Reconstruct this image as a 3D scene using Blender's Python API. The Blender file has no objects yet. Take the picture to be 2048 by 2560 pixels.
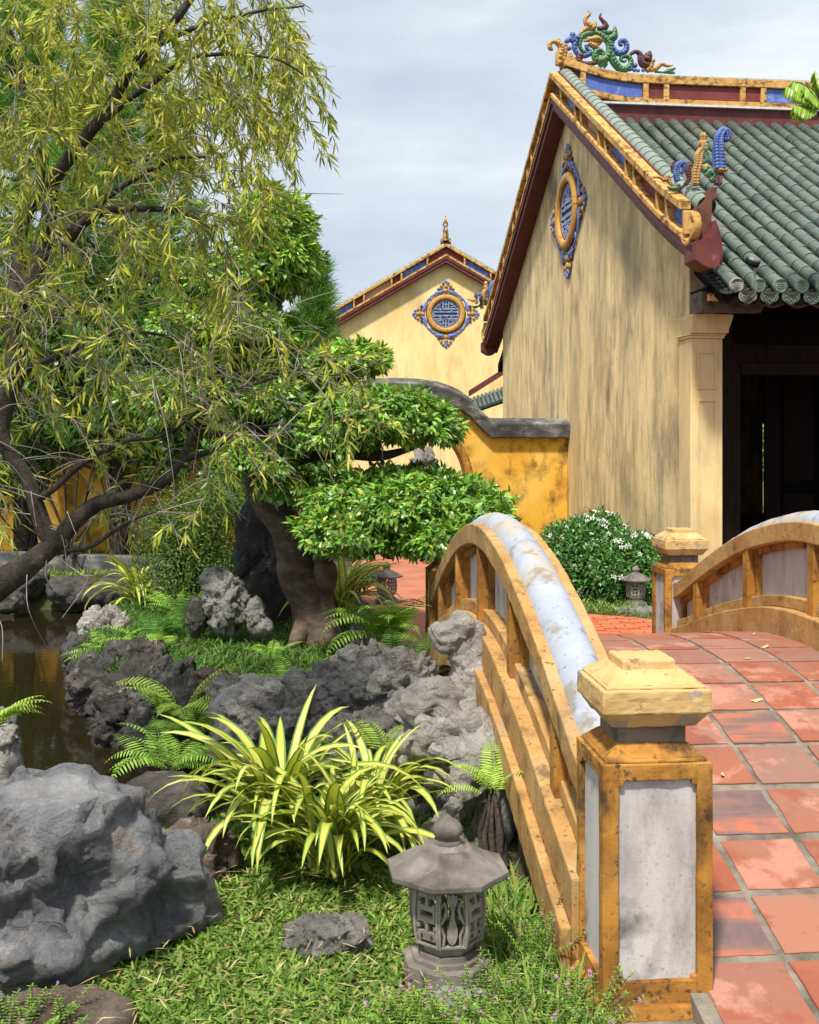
import bpy, bmesh, math, random
import numpy as np
from mathutils import Vector, Matrix, noise

random.seed(7)
RNG = np.random.default_rng(11)
SC = bpy.context.scene
COL = SC.collection

# ---------------------------------------------------------------- camera
F, ZC, HOR = 2800.0, 1.75, 1100.0      # focal length and horizon in pixels of the 2048x2560 photograph, eye height
cam_data = bpy.data.cameras.new('camera')
cam_data.sensor_fit = 'HORIZONTAL'
cam_data.sensor_width = 36.0
cam_data.lens = F / 2048 * 36
cam_data.shift_y = -(1280 - HOR) / 2048
cam_data.clip_start = 0.05
cam_data.clip_end = 2000
cam = bpy.data.objects.new('camera', cam_data)
COL.objects.link(cam)
cam.location = (0, 0, ZC)
cam.rotation_euler = (math.radians(90), 0, 0)
SC.camera = cam

# ---------------------------------------------------------------- sky and sun
SUN = Vector((-0.17, -0.46, 0.86)).normalized()        # towards the sun
w = bpy.data.worlds.new('World')
SC.world = w
w.use_nodes = True
nt = w.node_tree
nt.nodes.clear()
def _n(t, **kw):
    n = nt.nodes.new(t)
    for k, v in kw.items():
        setattr(n, k, v)
    return n
sky = _n('ShaderNodeTexSky', sky_type='NISHITA', sun_disc=False)
sky.sun_elevation = math.asin(SUN.z)
sky.sun_rotation = math.atan2(SUN.x, SUN.y)
sky.dust_density = 3.0
tc = _n('ShaderNodeTexCoord')
mp = _n('ShaderNodeMapping')
mp.inputs['Scale'].default_value = (1.6, 1.6, 5.0)
mp.inputs['Location'].default_value = (3.1, 0.4, 0.2)
nz = _n('ShaderNodeTexNoise')
nz.inputs['Scale'].default_value = 1.9
nz.inputs['Detail'].default_value = 6
nz.inputs['Roughness'].default_value = 0.52
rp = _n('ShaderNodeValToRGB')
e = rp.color_ramp.elements
e[0].position = 0.34; e[0].color = (0.48, 0.56, 0.66, 1)
e[1].position = 0.68; e[1].color = (0.88, 0.90, 0.92, 1)
m_ = rp.color_ramp.elements.new(0.5); m_.color = (0.62, 0.68, 0.76, 1)
bg1 = _n('ShaderNodeBackground'); bg1.inputs['Strength'].default_value = 0.10
bg2 = _n('ShaderNodeBackground'); bg2.inputs['Strength'].default_value = 1.12
mx = _n('ShaderNodeMixShader'); mx.inputs[0].default_value = 0.86
wo = _n('ShaderNodeOutputWorld')
L = nt.links.new
L(sky.outputs[0], bg1.inputs['Color'])
L(tc.outputs['Generated'], mp.inputs['Vector'])
L(mp.outputs[0], nz.inputs['Vector'])
L(nz.outputs['Fac'], rp.inputs[0])
L(rp.outputs[0], bg2.inputs['Color'])
L(bg1.outputs[0], mx.inputs[1]); L(bg2.outputs[0], mx.inputs[2])
L(mx.outputs[0], wo.inputs['Surface'])

sd = bpy.data.lights.new('sun', 'SUN')
sd.energy = 5.0
sd.angle = math.radians(4.5)
sd.color = (1.0, 0.94, 0.82)
sun = bpy.data.objects.new('sun', sd)
COL.objects.link(sun)
sun.rotation_euler = SUN.to_track_quat('Z', 'Y').to_euler()
sun.location = SUN * 40

SC.view_settings.view_transform = 'Standard'
SC.view_settings.look = 'None'
SC.view_settings.exposure = 0.24
SC.view_settings.gamma = 1.0
SC.cycles.max_bounces = 6
SC.cycles.transparent_max_bounces = 4

# ---------------------------------------------------------------- helpers
def px(x, y, Y):
    return Vector(((x - 1024) / F * Y, Y, ZC - (y - HOR) / F * Y))
def gp(x, y, z=0.0):
    return px(x, y, (ZC - z) * F / (y - HOR))

class MB:
    """collects geometry for one mesh"""
    def __init__(self):
        self.v, self.f, self.m, self.s = [], [], [], []
    def add(self, verts, faces, mat=0, smooth=False):
        o = len(self.v)
        self.v.extend([tuple(p) for p in verts])
        for f in faces:
            self.f.append(tuple(i + o for i in f))
            self.m.append(mat); self.s.append(smooth)
        return self
    def box(self, x0, x1, y0, y1, z0, z1, mat=0):
        v = [(x0,y0,z0),(x1,y0,z0),(x1,y1,z0),(x0,y1,z0),(x0,y0,z1),(x1,y0,z1),(x1,y1,z1),(x0,y1,z1)]
        return self.add(v, [(3,2,1,0),(4,5,6,7),(0,1,5,4),(1,2,6,5),(2,3,7,6),(3,0,4,7)], mat)
    def frustum(self, cx, cy, h0, z0, h1, z1, mat=0):
        v = [(cx+sx*h, cy+sy*h, z) for h, z in ((h0,z0),(h1,z1)) for sx, sy in ((-1,-1),(1,-1),(1,1),(-1,1))]
        return self.add(v, [(3,2,1,0),(4,5,6,7),(0,1,5,4),(1,2,6,5),(2,3,7,6),(3,0,4,7)], mat)
    def prism(self, poly, a, b, fn, mat=0, smooth=False):
        """poly of 2-D points extruded from a to b; fn(p, t) -> 3-D point"""
        n = len(poly)
        v = [fn(p, a) for p in poly] + [fn(p, b) for p in poly]
        fs = [tuple(range(n))[::-1], tuple(range(n, 2*n))]
        self.add(v, fs, mat)
        self.add(v, [(i, (i+1) % n, n + (i+1) % n, n + i) for i in range(n)], mat, smooth)
        return self
    def strip(self, path, lo, hi, x0, x1, mat=0, ax=0):
        """solid band along a path of (t, z): z+lo..z+hi, width x0..x1. lo/hi numbers or callables of index"""
        n = len(path)
        L_ = lo if callable(lo) else (lambda i: path[i][1] + lo)
        H_ = hi if callable(hi) else (lambda i: path[i][1] + hi)
        v = []
        for i, (t, z) in enumerate(path):
            for x, zz in ((x0, L_(i)), (x1, L_(i)), (x1, H_(i)), (x0, H_(i))):
                v.append((x, t, zz) if ax == 0 else (t, x, zz))
        fs = [(0,1,2,3), tuple(4*(n-1)+k for k in (3,2,1,0))]
        for i in range(n-1):
            a, b = 4*i, 4*i+4
            for k in range(4):
                fs.append((a+k, b+k, b+(k+1) % 4, a+(k+1) % 4))
        return self.add(v, fs, mat)
    def tube(self, pts, rad, n=8, mat=0, cap=True, sx=1.0, up=None):
        pts = [Vector(p) for p in pts]
        if not hasattr(rad, '__len__'):
            rad = [rad]*len(pts)
        v = []
        T = (pts[1]-pts[0]).normalized()
        ref = Vector(up) if up else (Vector((0,0,1)) if abs(T.z) < .9 else Vector((1,0,0)))
        N = (ref - T*ref.dot(T)).normalized()
        for i, p in enumerate(pts):
            if i == 0: t = pts[1]-pts[0]
            elif i == len(pts)-1: t = pts[-1]-pts[-2]
            else: t = pts[i+1]-pts[i-1]
            if t.length < 1e-9: t = T
            t.normalize()
            N = (N - t*N.dot(t))
            if N.length < 1e-6: N = t.orthogonal()
            N.normalize()
            B = t.cross(N)
            for k in range(n):
                a = 2*math.pi*k/n
                v.append(p + N*(math.cos(a)*rad[i]) + B*(math.sin(a)*rad[i]*sx))
        fs = []
        for i in range(len(pts)-1):
            for k in range(n):
                a, b = i*n+k, i*n+(k+1) % n
                fs.append((a, b, b+n, a+n))
        self.add(v, fs, mat, True)
        if cap:
            self.add(v[:n], [tuple(range(n))[::-1]], mat)
            self.add(v[-n:], [tuple(range(n))], mat)
        return self
    def lathe(self, prof, n=16, c=(0,0,0), mat=0, smooth=True, a0=0.0):
        """prof list of (r,z) from bottom to top"""
        v = []
        for r, z in prof:
            for k in range(n):
                a = a0 + 2*math.pi*k/n
                v.append((c[0]+r*math.cos(a), c[1]+r*math.sin(a), c[2]+z))
        fs = []
        for i in range(len(prof)-1):
            for k in range(n):
                a, b = i*n+k, i*n+(k+1) % n
                fs.append((a, b, b+n, a+n))
        self.add(v, fs, mat, smooth)
        self.add(v[:n], [tuple(range(n))[::-1]], mat)
        self.add(v[-n:], [tuple(range(n))], mat)
        return self
    def mesh(self, name, mats):
        me = bpy.data.meshes.new(name)
        me.from_pydata(self.v, [], self.f)
        for m in (mats if isinstance(mats, (list, tuple)) else [mats]):
            me.materials.append(m)
        me.polygons.foreach_set('material_index', self.m)
        me.polygons.foreach_set('use_smooth', self.s)
        me.update()
        return me

def link(name, me, parent=None, loc=(0,0,0), rot=(0,0,0), scale=None):
    o = bpy.data.objects.new(name, me)
    COL.objects.link(o)
    if parent is not None: o.parent = parent
    o.location = loc
    o.rotation_euler = rot
    if scale is not None: o.scale = scale if hasattr(scale, '__len__') else (scale,)*3
    return o
def tag(o, label=None, cat=None, group=None, kind=None):
    if label: o['label'] = label
    if cat: o['category'] = cat
    if group: o['group'] = group
    if kind: o['kind'] = kind
    return o
def ob(name, mb, mats, parent=None, loc=(0,0,0), rot=(0,0,0), **kw):
    return tag(link(name, mb.mesh(name, mats), parent, loc, rot), **kw)
def thing(name, label, cat, loc=(0,0,0), rz=0.0, group=None):
    o = link(name, None, None, loc, (0,0,rz))
    o.empty_display_size = 0.1
    return tag(o, label, cat, group)
def bevel(o, wd=0.006, seg=2):
    m = o.modifiers.new('bevel', 'BEVEL')
    m.width = wd; m.segments = seg; m.limit_method = 'ANGLE'; m.angle_limit = math.radians(40)
    return o
_TEX = {}
def rough(o, lv=4, st=.006, size=.05):
    """worn, slightly uneven masonry"""
    m = o.modifiers.new('dice', 'SUBSURF'); m.subdivision_type = 'SIMPLE'; m.levels = m.render_levels = lv
    if size not in _TEX:
        t = bpy.data.textures.new('wear_%d' % len(_TEX), 'CLOUDS'); t.noise_scale = size; t.noise_depth = 4; _TEX[size] = t
    d = o.modifiers.new('wear', 'DISPLACE'); d.texture = _TEX[size]; d.strength = st; d.mid_level = .5; d.texture_coords = 'LOCAL'
    return o
def fbm(p, s=1.0, o=4):
    return noise.fractal(Vector(p)*s, 1.0, 2.0, o)

# numpy mesh with a colour attribute
def np_mesh(name, V, loops, starts, totals, mats, midx=None, cols=None, smooth=False):
    me = bpy.data.meshes.new(name)
    me.vertices.add(len(V)); me.vertices.foreach_set('co', np.ascontiguousarray(V, dtype=np.float32).ravel())
    me.loops.add(len(loops)); me.loops.foreach_set('vertex_index', np.ascontiguousarray(loops, dtype=np.int32))
    me.polygons.add(len(starts))
    me.polygons.foreach_set('loop_start', np.ascontiguousarray(starts, dtype=np.int32))
    if midx is not None: me.polygons.foreach_set('material_index', np.ascontiguousarray(midx, dtype=np.int32))
    me.polygons.foreach_set('use_smooth', np.full(len(starts), bool(smooth)))
    for m in (mats if isinstance(mats, (list, tuple)) else [mats]): me.materials.append(m)
    me.update(calc_edges=True)
    if cols is not None:
        at = me.color_attributes.new('Col', 'FLOAT_COLOR', 'POINT')
        c4 = np.ones((len(V), 4), np.float32); c4[:, :3] = cols
        at.data.foreach_set('color', c4.ravel())
    return me

def norm(a):
    return a / np.maximum(np.linalg.norm(a, axis=-1, keepdims=True), 1e-9)

SHAPES = {'ovate': ((0.0, .30, .68, 1.0), (0, 1.0, .72, 0)),
          'lance': ((0.0, .30, .70, 1.0), (.25, 1.0, .8, 0)),
          'blade': ((0.0, .35, .72, 1.0), (.8, 1.0, .7, 0))}
def leaf_mesh(name, P, D, Nn, ln, wd, cols, mat, shape='ovate', curl=0.15):
    """many small leaves: base P, direction D, facing Nn, length, width"""
    n = len(P)
    D = norm(D); S = norm(np.cross(D, Nn)); U = np.cross(S, D)
    ts, ws = SHAPES[shape]
    ln = np.broadcast_to(ln, (n,))[:, None]; wd = np.broadcast_to(wd, (n,))[:, None]; cu = np.broadcast_to(curl, (n,))[:, None]
    V = np.zeros((n, 6, 3), np.float32)
    def at(t): return P + D*ln*t - U*ln*cu*t*t
    V[:, 0] = at(ts[0])
    V[:, 1] = at(ts[1]) - S*wd*ws[1]*.5 + U*wd*.18; V[:, 2] = at(ts[1]) + S*wd*ws[1]*.5 + U*wd*.18
    V[:, 3] = at(ts[2]) - S*wd*ws[2]*.5 + U*wd*.12; V[:, 4] = at(ts[2]) + S*wd*ws[2]*.5 + U*wd*.12
    V[:, 5] = at(ts[3])
    base = (np.arange(n)*6)[:, None]
    tpl = np.array([0,2,1, 1,2,4,3, 3,4,5])
    loops = (base + tpl).ravel()
    st = (np.arange(n)*10)[:, None] + np.array([0,3,7])
    C = np.repeat(cols, 6, axis=0).astype(np.float32)
    return np_mesh(name, V.reshape(-1, 3), loops, st.ravel(), None, mat, cols=C)

def rand_dirs(n, up=0.0, rng=RNG):
    d = rng.normal(size=(n, 3)); d[:, 2] += up
    return norm(d)
def mix_cols(n, pal, rng=RNG, jit=.12):
    pal = np.array(pal); k = rng.integers(0, len(pal), n)
    return np.clip(pal[k]*(1+rng.normal(size=(n,1))*jit), .002, 1)
# ---------------------------------------------------------------- materials
def _math(nt, op, a, b=None, c=None):
    n = nt.nodes.new('ShaderNodeMath'); n.operation = op
    for i, v in enumerate((a, b, c)):
        if v is None: continue
        if isinstance(v, (int, float)): n.inputs[i].default_value = v
        else: nt.links.new(v, n.inputs[i])
    return n.outputs[0]
def _ramp(nt, fac, stops):
    r = nt.nodes.new('ShaderNodeValToRGB')
    el = r.color_ramp.elements
    while len(el) < len(stops): el.new(0.5)
    for e_, (p, c) in zip(el, stops):
        e_.position = p
        e_.color = (*c, 1) if hasattr(c, '__len__') else (c, c, c, 1)
    nt.links.new(fac, r.inputs[0])
    return r.outputs[0]
def _noise(nt, vec, scale, detail=5, rough=.55, stretch=(1,1,1), off=(0,0,0), dist=0.0):
    m = nt.nodes.new('ShaderNodeMapping')
    m.inputs['Scale'].default_value = stretch
    m.inputs['Location'].default_value = off
    nt.links.new(vec, m.inputs['Vector'])
    n = nt.nodes.new('ShaderNodeTexNoise')
    n.inputs['Scale'].default_value = scale
    n.inputs['Detail'].default_value = detail
    n.inputs['Roughness'].default_value = rough
    n.inputs['Distortion'].default_value = dist
    nt.links.new(m.outputs[0], n.inputs['Vector'])
    return n.outputs['Fac']
def _mix(nt, fac, a, b, mode='MIX'):
    n = nt.nodes.new('ShaderNodeMix'); n.data_type = 'RGBA'; n.blend_type = mode
    for sock, v in ((n.inputs[0], fac), (n.inputs[6], a), (n.inputs[7], b)):
        if isinstance(v, (int, float)): sock.default_value = v
        elif isinstance(v, tuple): sock.default_value = (*v, 1)
        else: nt.links.new(v, sock)
    return n.outputs[2]

def mat(name, stops, scale=3.0, stretch=(1,1,1), detail=6, rough=.8, bump=.3, bscale=30.0, bdist=.01,
        layers=(), objrand=None, spec=.35, attr=False, trans=0.0, rrange=None, metallic=0.0, coat=0.0, rnd=True, bdetail=6):
    """stops: colour ramp over noise. layers: (colour, scale, stretch, lo, hi, strength)"""
    m = bpy.data.materials.new(name); m.use_nodes = True
    nt = m.node_tree; nt.nodes.clear()
    out = nt.nodes.new('ShaderNodeOutputMaterial')
    bs = nt.nodes.new('ShaderNodeBsdfPrincipled')
    tc = nt.nodes.new('ShaderNodeTexCoord')
    vec = tc.outputs['Object']
    oi = nt.nodes.new('ShaderNodeObjectInfo')
    if rnd:
        va = nt.nodes.new('ShaderNodeVectorMath'); va.operation = 'MULTIPLY_ADD'
        cb = nt.nodes.new('ShaderNodeCombineXYZ')
        for i in range(3): nt.links.new(oi.outputs['Random'], cb.inputs[i])
        nt.links.new(cb.outputs[0], va.inputs[0]); va.inputs[1].default_value = (41, 67, 23); nt.links.new(vec, va.inputs[2])
        vec = va.outputs[0]
    if attr:
        at = nt.nodes.new('ShaderNodeVertexColor'); at.layer_name = 'Col'
        col = at.outputs['Color']
    else:
        f = _noise(nt, vec, scale, detail, .6, stretch)
        col = _ramp(nt, f, stops)
    if objrand:
        col = _mix(nt, objrand[1], col, _ramp(nt, oi.outputs['Random'], objrand[0]))
    for i, (c, sc, stv, lo, hi, st) in enumerate(layers):
        f = _noise(nt, vec, sc, 7, .62, stv, (i*7.3+1.7, i*3.1, i*5.9))
        k = _ramp(nt, f, [(lo, 0.0), (hi, st)])
        col = _mix(nt, k, col, c)
    nt.links.new(col, bs.inputs['Base Color'])
    bs.inputs['Roughness'].default_value = rough
    if rrange:
        f = _noise(nt, vec, rrange[2], 5, .6)
        rr = _ramp(nt, f, [(.35, rrange[0]), (.65, rrange[1])])
        nt.links.new(rr, bs.inputs['Roughness'])
    bs.inputs['Specular IOR Level'].default_value = spec
    bs.inputs['Metallic'].default_value = metallic
    bs.inputs['Coat Weight'].default_value = coat
    if bump:
        b = nt.nodes.new('ShaderNodeBump')
        b.inputs['Strength'].default_value = bump
        b.inputs['Distance'].default_value = bdist
        nt.links.new(_noise(nt, vec, bscale, bdetail, .65), b.inputs['Height'])
        nt.links.new(b.outputs[0], bs.inputs['Normal'])
    sh = bs.outputs[0]
    if trans:
        tr = nt.nodes.new('ShaderNodeBsdfTranslucent')
        nt.links.new(_mix(nt, 1.0, col, (1.25, 1.25, .55), 'MULTIPLY'), tr.inputs['Color'])
        ms = nt.nodes.new('ShaderNodeMixShader'); ms.inputs[0].default_value = trans
        nt.links.new(sh, ms.inputs[1]); nt.links.new(tr.outputs[0], ms.inputs[2]); sh = ms.outputs[0]
    nt.links.new(sh, out.inputs['Surface'])
    return m

V1 = (1, 1, 1)
DIRT = (.035, .026, .018)
M = {}
# garden setting
M['soil'] = mat('soil', [(.3, (.03, .022, .012)), (.55, (.06, .045, .025)), (.75, (.05, .06, .02))], 4, bump=.6, bscale=25, bdist=.02, rough=.95,
                layers=[((.06, .08, .02), 1.2, V1, .42, .6, .6)])
M['mortar'] = mat('mortar', [(.3, (.17, .15, .12)), (.7, (.31, .275, .225))], 14, bump=.8, bscale=90, rough=.95,
                  layers=[((.085, .07, .055), 4, V1, .46, .66, .8), ((.06, .07, .03), 6, V1, .58, .70, .6)])
M['deck_tile'] = mat('deck_tile', [(.3, (.40, .105, .055)), (.55, (.47, .15, .085)), (.75, (.52, .20, .13))], 5, bump=.25, bscale=60, bdist=.004, rough=.6,
                     objrand=([(0, (.27, .115, .075)), (.25, (.29, .085, .037)), (.45, (.33, .16, .11)), (.6, (.30, .11, .058)), (.72, (.22, .13, .105)), (.86, (.29, .075, .030)), (1, (.32, .145, .095))], .85),
                     layers=[((.24, .15, .12), 1.6, V1, .50, .62, .5), ((.27, .07, .038), 3.2, V1, .56, .60, .65), ((.50, .25, .19), 2.6, V1, .58, .63, .55), ((.09, .045, .03), 40, V1, .66, .74, .6), ((.13, .065, .045), 4, V1, .56, .74, .6), ((.10, .06, .045), 11, V1, .62, .74, .5)],
                     rrange=(.45, .75, 6))
M['deck_tile_burnt'] = mat('deck_tile_burnt', [(.40, (.14, .095, .09)), (.52, (.22, .115, .09)), (.60, (.40, .13, .075))], 3, stretch=(.6, 3.5, 1), detail=3, bump=.25, bscale=60, bdist=.004, rough=.6,
                           layers=[((.20, .12, .11), 5, (3, 1, 1), .5, .6, .5)])
M['brick'] = mat('brick', [(.3, (.40, .10, .04)), (.7, (.54, .17, .08))], 9, bump=.4, bscale=70, rough=.85, objrand=([(0, (.38, .09, .035)), (.5, (.52, .15, .06)), (1, (.48, .17, .09))], .6),
                 layers=[((.12, .06, .04), 12, V1, .6, .75, .5)])
# painted plaster of bridge and hall
M['ochre'] = mat('ochre', [(.3, (.36, .19, .055)), (.5, (.46, .27, .095)), (.7, (.54, .355, .155))], 2.6, bump=.4, bscale=60, bdist=.006, rough=.88,
                 layers=[((.36, .17, .045), 2.3, V1, .46, .68, .7), ((.27, .21, .14), 1.7, V1, .50, .68, .6), ((.20, .095, .03), 5, V1, .52, .72, .7), ((.09, .045, .016), 40, V1, .60, .65, .85), (DIRT, 5, (1, 1, .7), .56, .70, .75), ((.42, .38, .33), 6, V1, .67, .70, .8)])
M['ochre_cap'] = mat('ochre_cap', [(.3, (.50, .31, .115)), (.7, (.63, .43, .20))], 5, bump=.35, bscale=55, bdist=.006, rough=.85,
                     layers=[((.40, .20, .05), 4, V1, .48, .70, .65), ((.30, .265, .225), 6, V1, .585, .615, .9), ((.10, .08, .06), 12, V1, .60, .68, .75), (DIRT, 55, V1, .62, .70, .6)])
M['ochre_dark'] = mat('ochre_dark', [(.3, (.30, .125, .018)), (.5, (.44, .205, .035)), (.7, (.54, .29, .07))], 3.5, bump=.4, bscale=60, bdist=.006, rough=.88,
                      layers=[((.17, .07, .015), 3, V1, .46, .64, .85), ((.045, .024, .01), 6, (1, 1, .6), .50, .66, .9), (DIRT, 38, V1, .57, .65, .85), ((.62, .40, .15), 4, V1, .62, .70, .5)])
M['grey_panel'] = mat('grey_panel', [(.3, (.42, .39, .38)), (.5, (.53, .50, .495)), (.7, (.60, .58, .58))], 4, stretch=(1, 1, .45), bump=.3, bscale=70, bdist=.004, rough=.9,
                      layers=[((.20, .18, .16), 5, (1.6, 1.6, .5), .47, .74, .8), ((.05, .045, .04), 3.1, V1, .57, .70, .85), ((.08, .07, .06), 90, V1, .58, .70, .45)])
M['blue_rail'] = mat('blue_rail', [(.3, (.30, .33, .41)), (.7, (.40, .43, .50))], 6, bump=.25, bscale=60, bdist=.004, rough=.8,
                     layers=[((.40, .36, .30), 4, (1, .6, 1), .50, .57, .95), ((.24, .21, .17), 7, V1, .56, .64, .85), ((.46, .48, .53), 11, V1, .62, .68, .45), (DIRT, 30, V1, .62, .70, .7)])
M['concrete'] = mat('concrete', [(.3, (.13, .125, .12)), (.7, (.26, .25, .24))], 3, bump=.5, bscale=40, rough=.9, layers=[((.05, .05, .045), 2.5, (1, 1, .5), .45, .65, .8), ((.36, .36, .37), 4, V1, .6, .7, .6)])
M['neck'] = mat('neck', [(.3, (.14, .11, .09)), (.7, (.24, .19, .16))], 8, bump=.5, bscale=50, layers=[(DIRT, 9, V1, .5, .65, .7)])
def gable_mat(name, a, b, stain, k):
    return mat(name, [(.28, a), (.5, b), (.72, tuple(x*1.12 for x in b))], 1.1, stretch=(1, 1, .55), bump=.2, bscale=35, bdist=.01, rough=.92, rnd=False,
               layers=[((.62, .34, .09), 1.6, (1.5, 1.5, .5), .5, .68, .35), (stain, 1.3, (1.6, 1.6, .3), .44, .74, .65*k), ((.17, .13, .085), 2.4, (1.6, 1.6, .22), .54, .78, .42*k), ((.25, .205, .15), 7, (1, 1, .22), .48, .70, .55*k), ((.10, .085, .07), 30, (1, 1, .5), .58, .70, .4*k), ((.20, .16, .11), .8, (1, 1, .7), .5, .66, .5*k),
                       ((.05, .042, .035), 1.0, (1, 1, .55), .57, .76, .75*k), ((.06, .05, .04), 22, (1, 1, .6), .64, .72, .5*k), ((.70, .58, .38), 1.8, (1, 1, .8), .60, .74, .5)])
M['gable'] = gable_mat('gable', (.78, .545, .235), (.88, .675, .35), (.46, .36, .215), 1.25)
M['gable_far'] = gable_mat('gable_far', (.84, .57, .20), (.88, .68, .32), (.64, .43, .17), .35)
M['pilaster'] = gable_mat('pilaster', (.76, .54, .24), (.82, .62, .32), (.52, .38, .19), .4)
M['wall_yellow'] = mat('wall_yellow', [(.3, (.66, .32, .03)), (.5, (.76, .42, .055)), (.7, (.80, .52, .13))], 1.4, bump=.3, bscale=30, rough=.9, rnd=False,
                       layers=[((.16, .07, .015), 2.2, V1, .50, .68, .85), ((.06, .035, .012), 5, (1, 1, .5), .56, .72, .8), ((.66, .46, .20), 1.3, V1, .58, .7, .5)])
M['coping'] = mat('coping', [(.3, (.05, .05, .05)), (.5, (.12, .118, .115)), (.7, (.30, .29, .28))], 4, stretch=(1, 1, 2), bump=.4, bscale=40, rough=.9, layers=[((.02, .02, .02), 2, V1, .5, .65, .7), ((.42, .41, .39), 6, (1, 1, 2), .62, .7, .6)])
M['maroon'] = mat('maroon', [(.3, (.10, .022, .020)), (.7, (.17, .042, .036))], 4, bump=.2, bscale=40, rough=.6, layers=[((.30, .16, .14), 8, V1, .66, .74, .5), ((.03, .01, .01), 6, V1, .55, .7, .6)])
M['trim'] = mat('trim', [(.3, (.44, .22, .055)), (.5, (.60, .34, .10)), (.7, (.66, .44, .17))], 6, bump=.3, bscale=45, rough=.85,
                layers=[((.16, .07, .02), 7, (1, 1, 1.4), .50, .62, .85), ((.025, .018, .012), 10, V1, .56, .66, .9)])
M['panel_blue'] = mat('panel_blue', [(.3, (.05, .10, .40)), (.55, (.10, .17, .48)), (.75, (.30, .36, .58))], 5, bump=.1, rough=.7, layers=[((.45, .48, .60), 4, (1, 2, 1), .58, .68, .6)])
M['panel_red'] = mat('panel_red', [(.3, (.13, .022, .02)), (.7, (.22, .05, .045))], 5, bump=.1, rough=.7)
M['panel_tan'] = mat('panel_tan', [(.3, (.34, .22, .13)), (.7, (.46, .32, .20))], 5, bump=.1, rough=.8)
M['brown_end'] = mat('brown_end', [(.3, (.10, .035, .022)), (.7, (.16, .06, .04))], 6, bump=.2, rough=.7, layers=[((.03, .015, .01), 6, V1, .52, .7, .7)])
M['white_line'] = mat('white_line', [(.3, (.5, .5, .48)), (.7, (.7, .7, .68))], 9, bump=.1, layers=[(DIRT, 9, V1, .58, .66, .7)])
M['tile_green'] = mat('tile_green', [(.3, (.06, .086, .078)), (.7, (.115, .15, .132))], 7, bump=.12, bscale=40, rough=.33, spec=.5,
                      objrand=([(0, (.042, .062, .060)), (.3, (.11, .145, .128)), (.5, (.075, .105, .092)), (.8, (.13, .165, .14)), (1, (.10, .12, .085))], .65), layers=[((.16, .17, .11), 5, V1, .56, .7, .45), ((.02, .025, .02), 9, V1, .60, .7, .6)])
M['tile_rim'] = mat('tile_rim', [(.3, (.12, .13, .085)), (.7, (.24, .235, .155))], 20, bump=.2, rough=.7)
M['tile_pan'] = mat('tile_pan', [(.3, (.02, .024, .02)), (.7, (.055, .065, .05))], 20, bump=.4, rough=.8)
M['tile_end'] = mat('tile_end', [(.3, (.075, .12, .095)), (.7, (.15, .21, .165))], 25, bump=.3, bscale=60, rough=.6, layers=[((.30, .29, .26), 8, V1, .58, .7, .6)])
M['tile_weathered'] = mat('tile_weathered', [(.3, (.22, .21, .20)), (.7, (.42, .40, .38))], 20, bump=.5, bscale=60, rough=.9, layers=[((.06, .07, .06), 12, V1, .5, .62, .8)])
M['tile_light'] = mat('tile_light', [(.3, (.16, .22, .19)), (.7, (.25, .32, .28))], 7, bump=.12, rough=.45, objrand=([(0, (.15, .21, .18)), (1, (.26, .31, .27))], .5), layers=[((.03, .04, .03), 9, V1, .60, .7, .5)])
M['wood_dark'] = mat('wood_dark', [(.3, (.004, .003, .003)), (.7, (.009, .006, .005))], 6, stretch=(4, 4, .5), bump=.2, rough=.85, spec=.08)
M['wood_carved'] = mat('wood_carved', [(.3, (.10, .075, .065)), (.7, (.19, .15, .135))], 9, bump=.5, bscale=40, rough=.85, layers=[((.03, .02, .018), 9, V1, .52, .65, .8)])
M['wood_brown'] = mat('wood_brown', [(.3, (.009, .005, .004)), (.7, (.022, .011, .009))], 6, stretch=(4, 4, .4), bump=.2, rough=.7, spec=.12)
def glaze(name, a, b, c=None):
    return mat(name, [(.3, a), (.7, b)], 10, bump=.5, bscale=28, bdist=.02, rough=.45, layers=[(c or tuple(x*.25 for x in a), 14, V1, .55, .66, .8), ((.6, .55, .45), 18, V1, .68, .73, .5)])
M['g_blue'] = glaze('g_blue', (.045, .085, .30), (.13, .20, .48))
M['g_green'] = glaze('g_green', (.035, .13, .055), (.10, .26, .12), (.30, .22, .07))
M['g_ochre'] = glaze('g_ochre', (.36, .19, .055), (.55, .34, .12))
M['g_brown'] = glaze('g_brown', (.075, .028, .03), (.16, .065, .065))
M['g_blueflat'] = mat('g_blueflat', [(.3, (.10, .16, .50)), (.7, (.20, .28, .62))], 8, bump=.3, rough=.6, layers=[((.03, .05, .2), 14, V1, .55, .66, .7)])
M['ring'] = mat('ring', [(.3, (.48, .23, .045)), (.7, (.62, .34, .08))], 5, bump=.2, rough=.6, layers=[((.12, .05, .012), 8, V1, .56, .7, .7)])
M['lattice'] = mat('lattice', [(.35, (.10, .15, .34)), (.65, (.42, .46, .58))], 30, bump=.3, rough=.4, layers=[((.02, .04, .14), 25, V1, .5, .58, .8)])
M['lattice_back'] = mat('lattice_back', [(.3, (.012, .02, .06)), (.7, (.025, .04, .10))], 8, bump=0, rough=.6)
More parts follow.
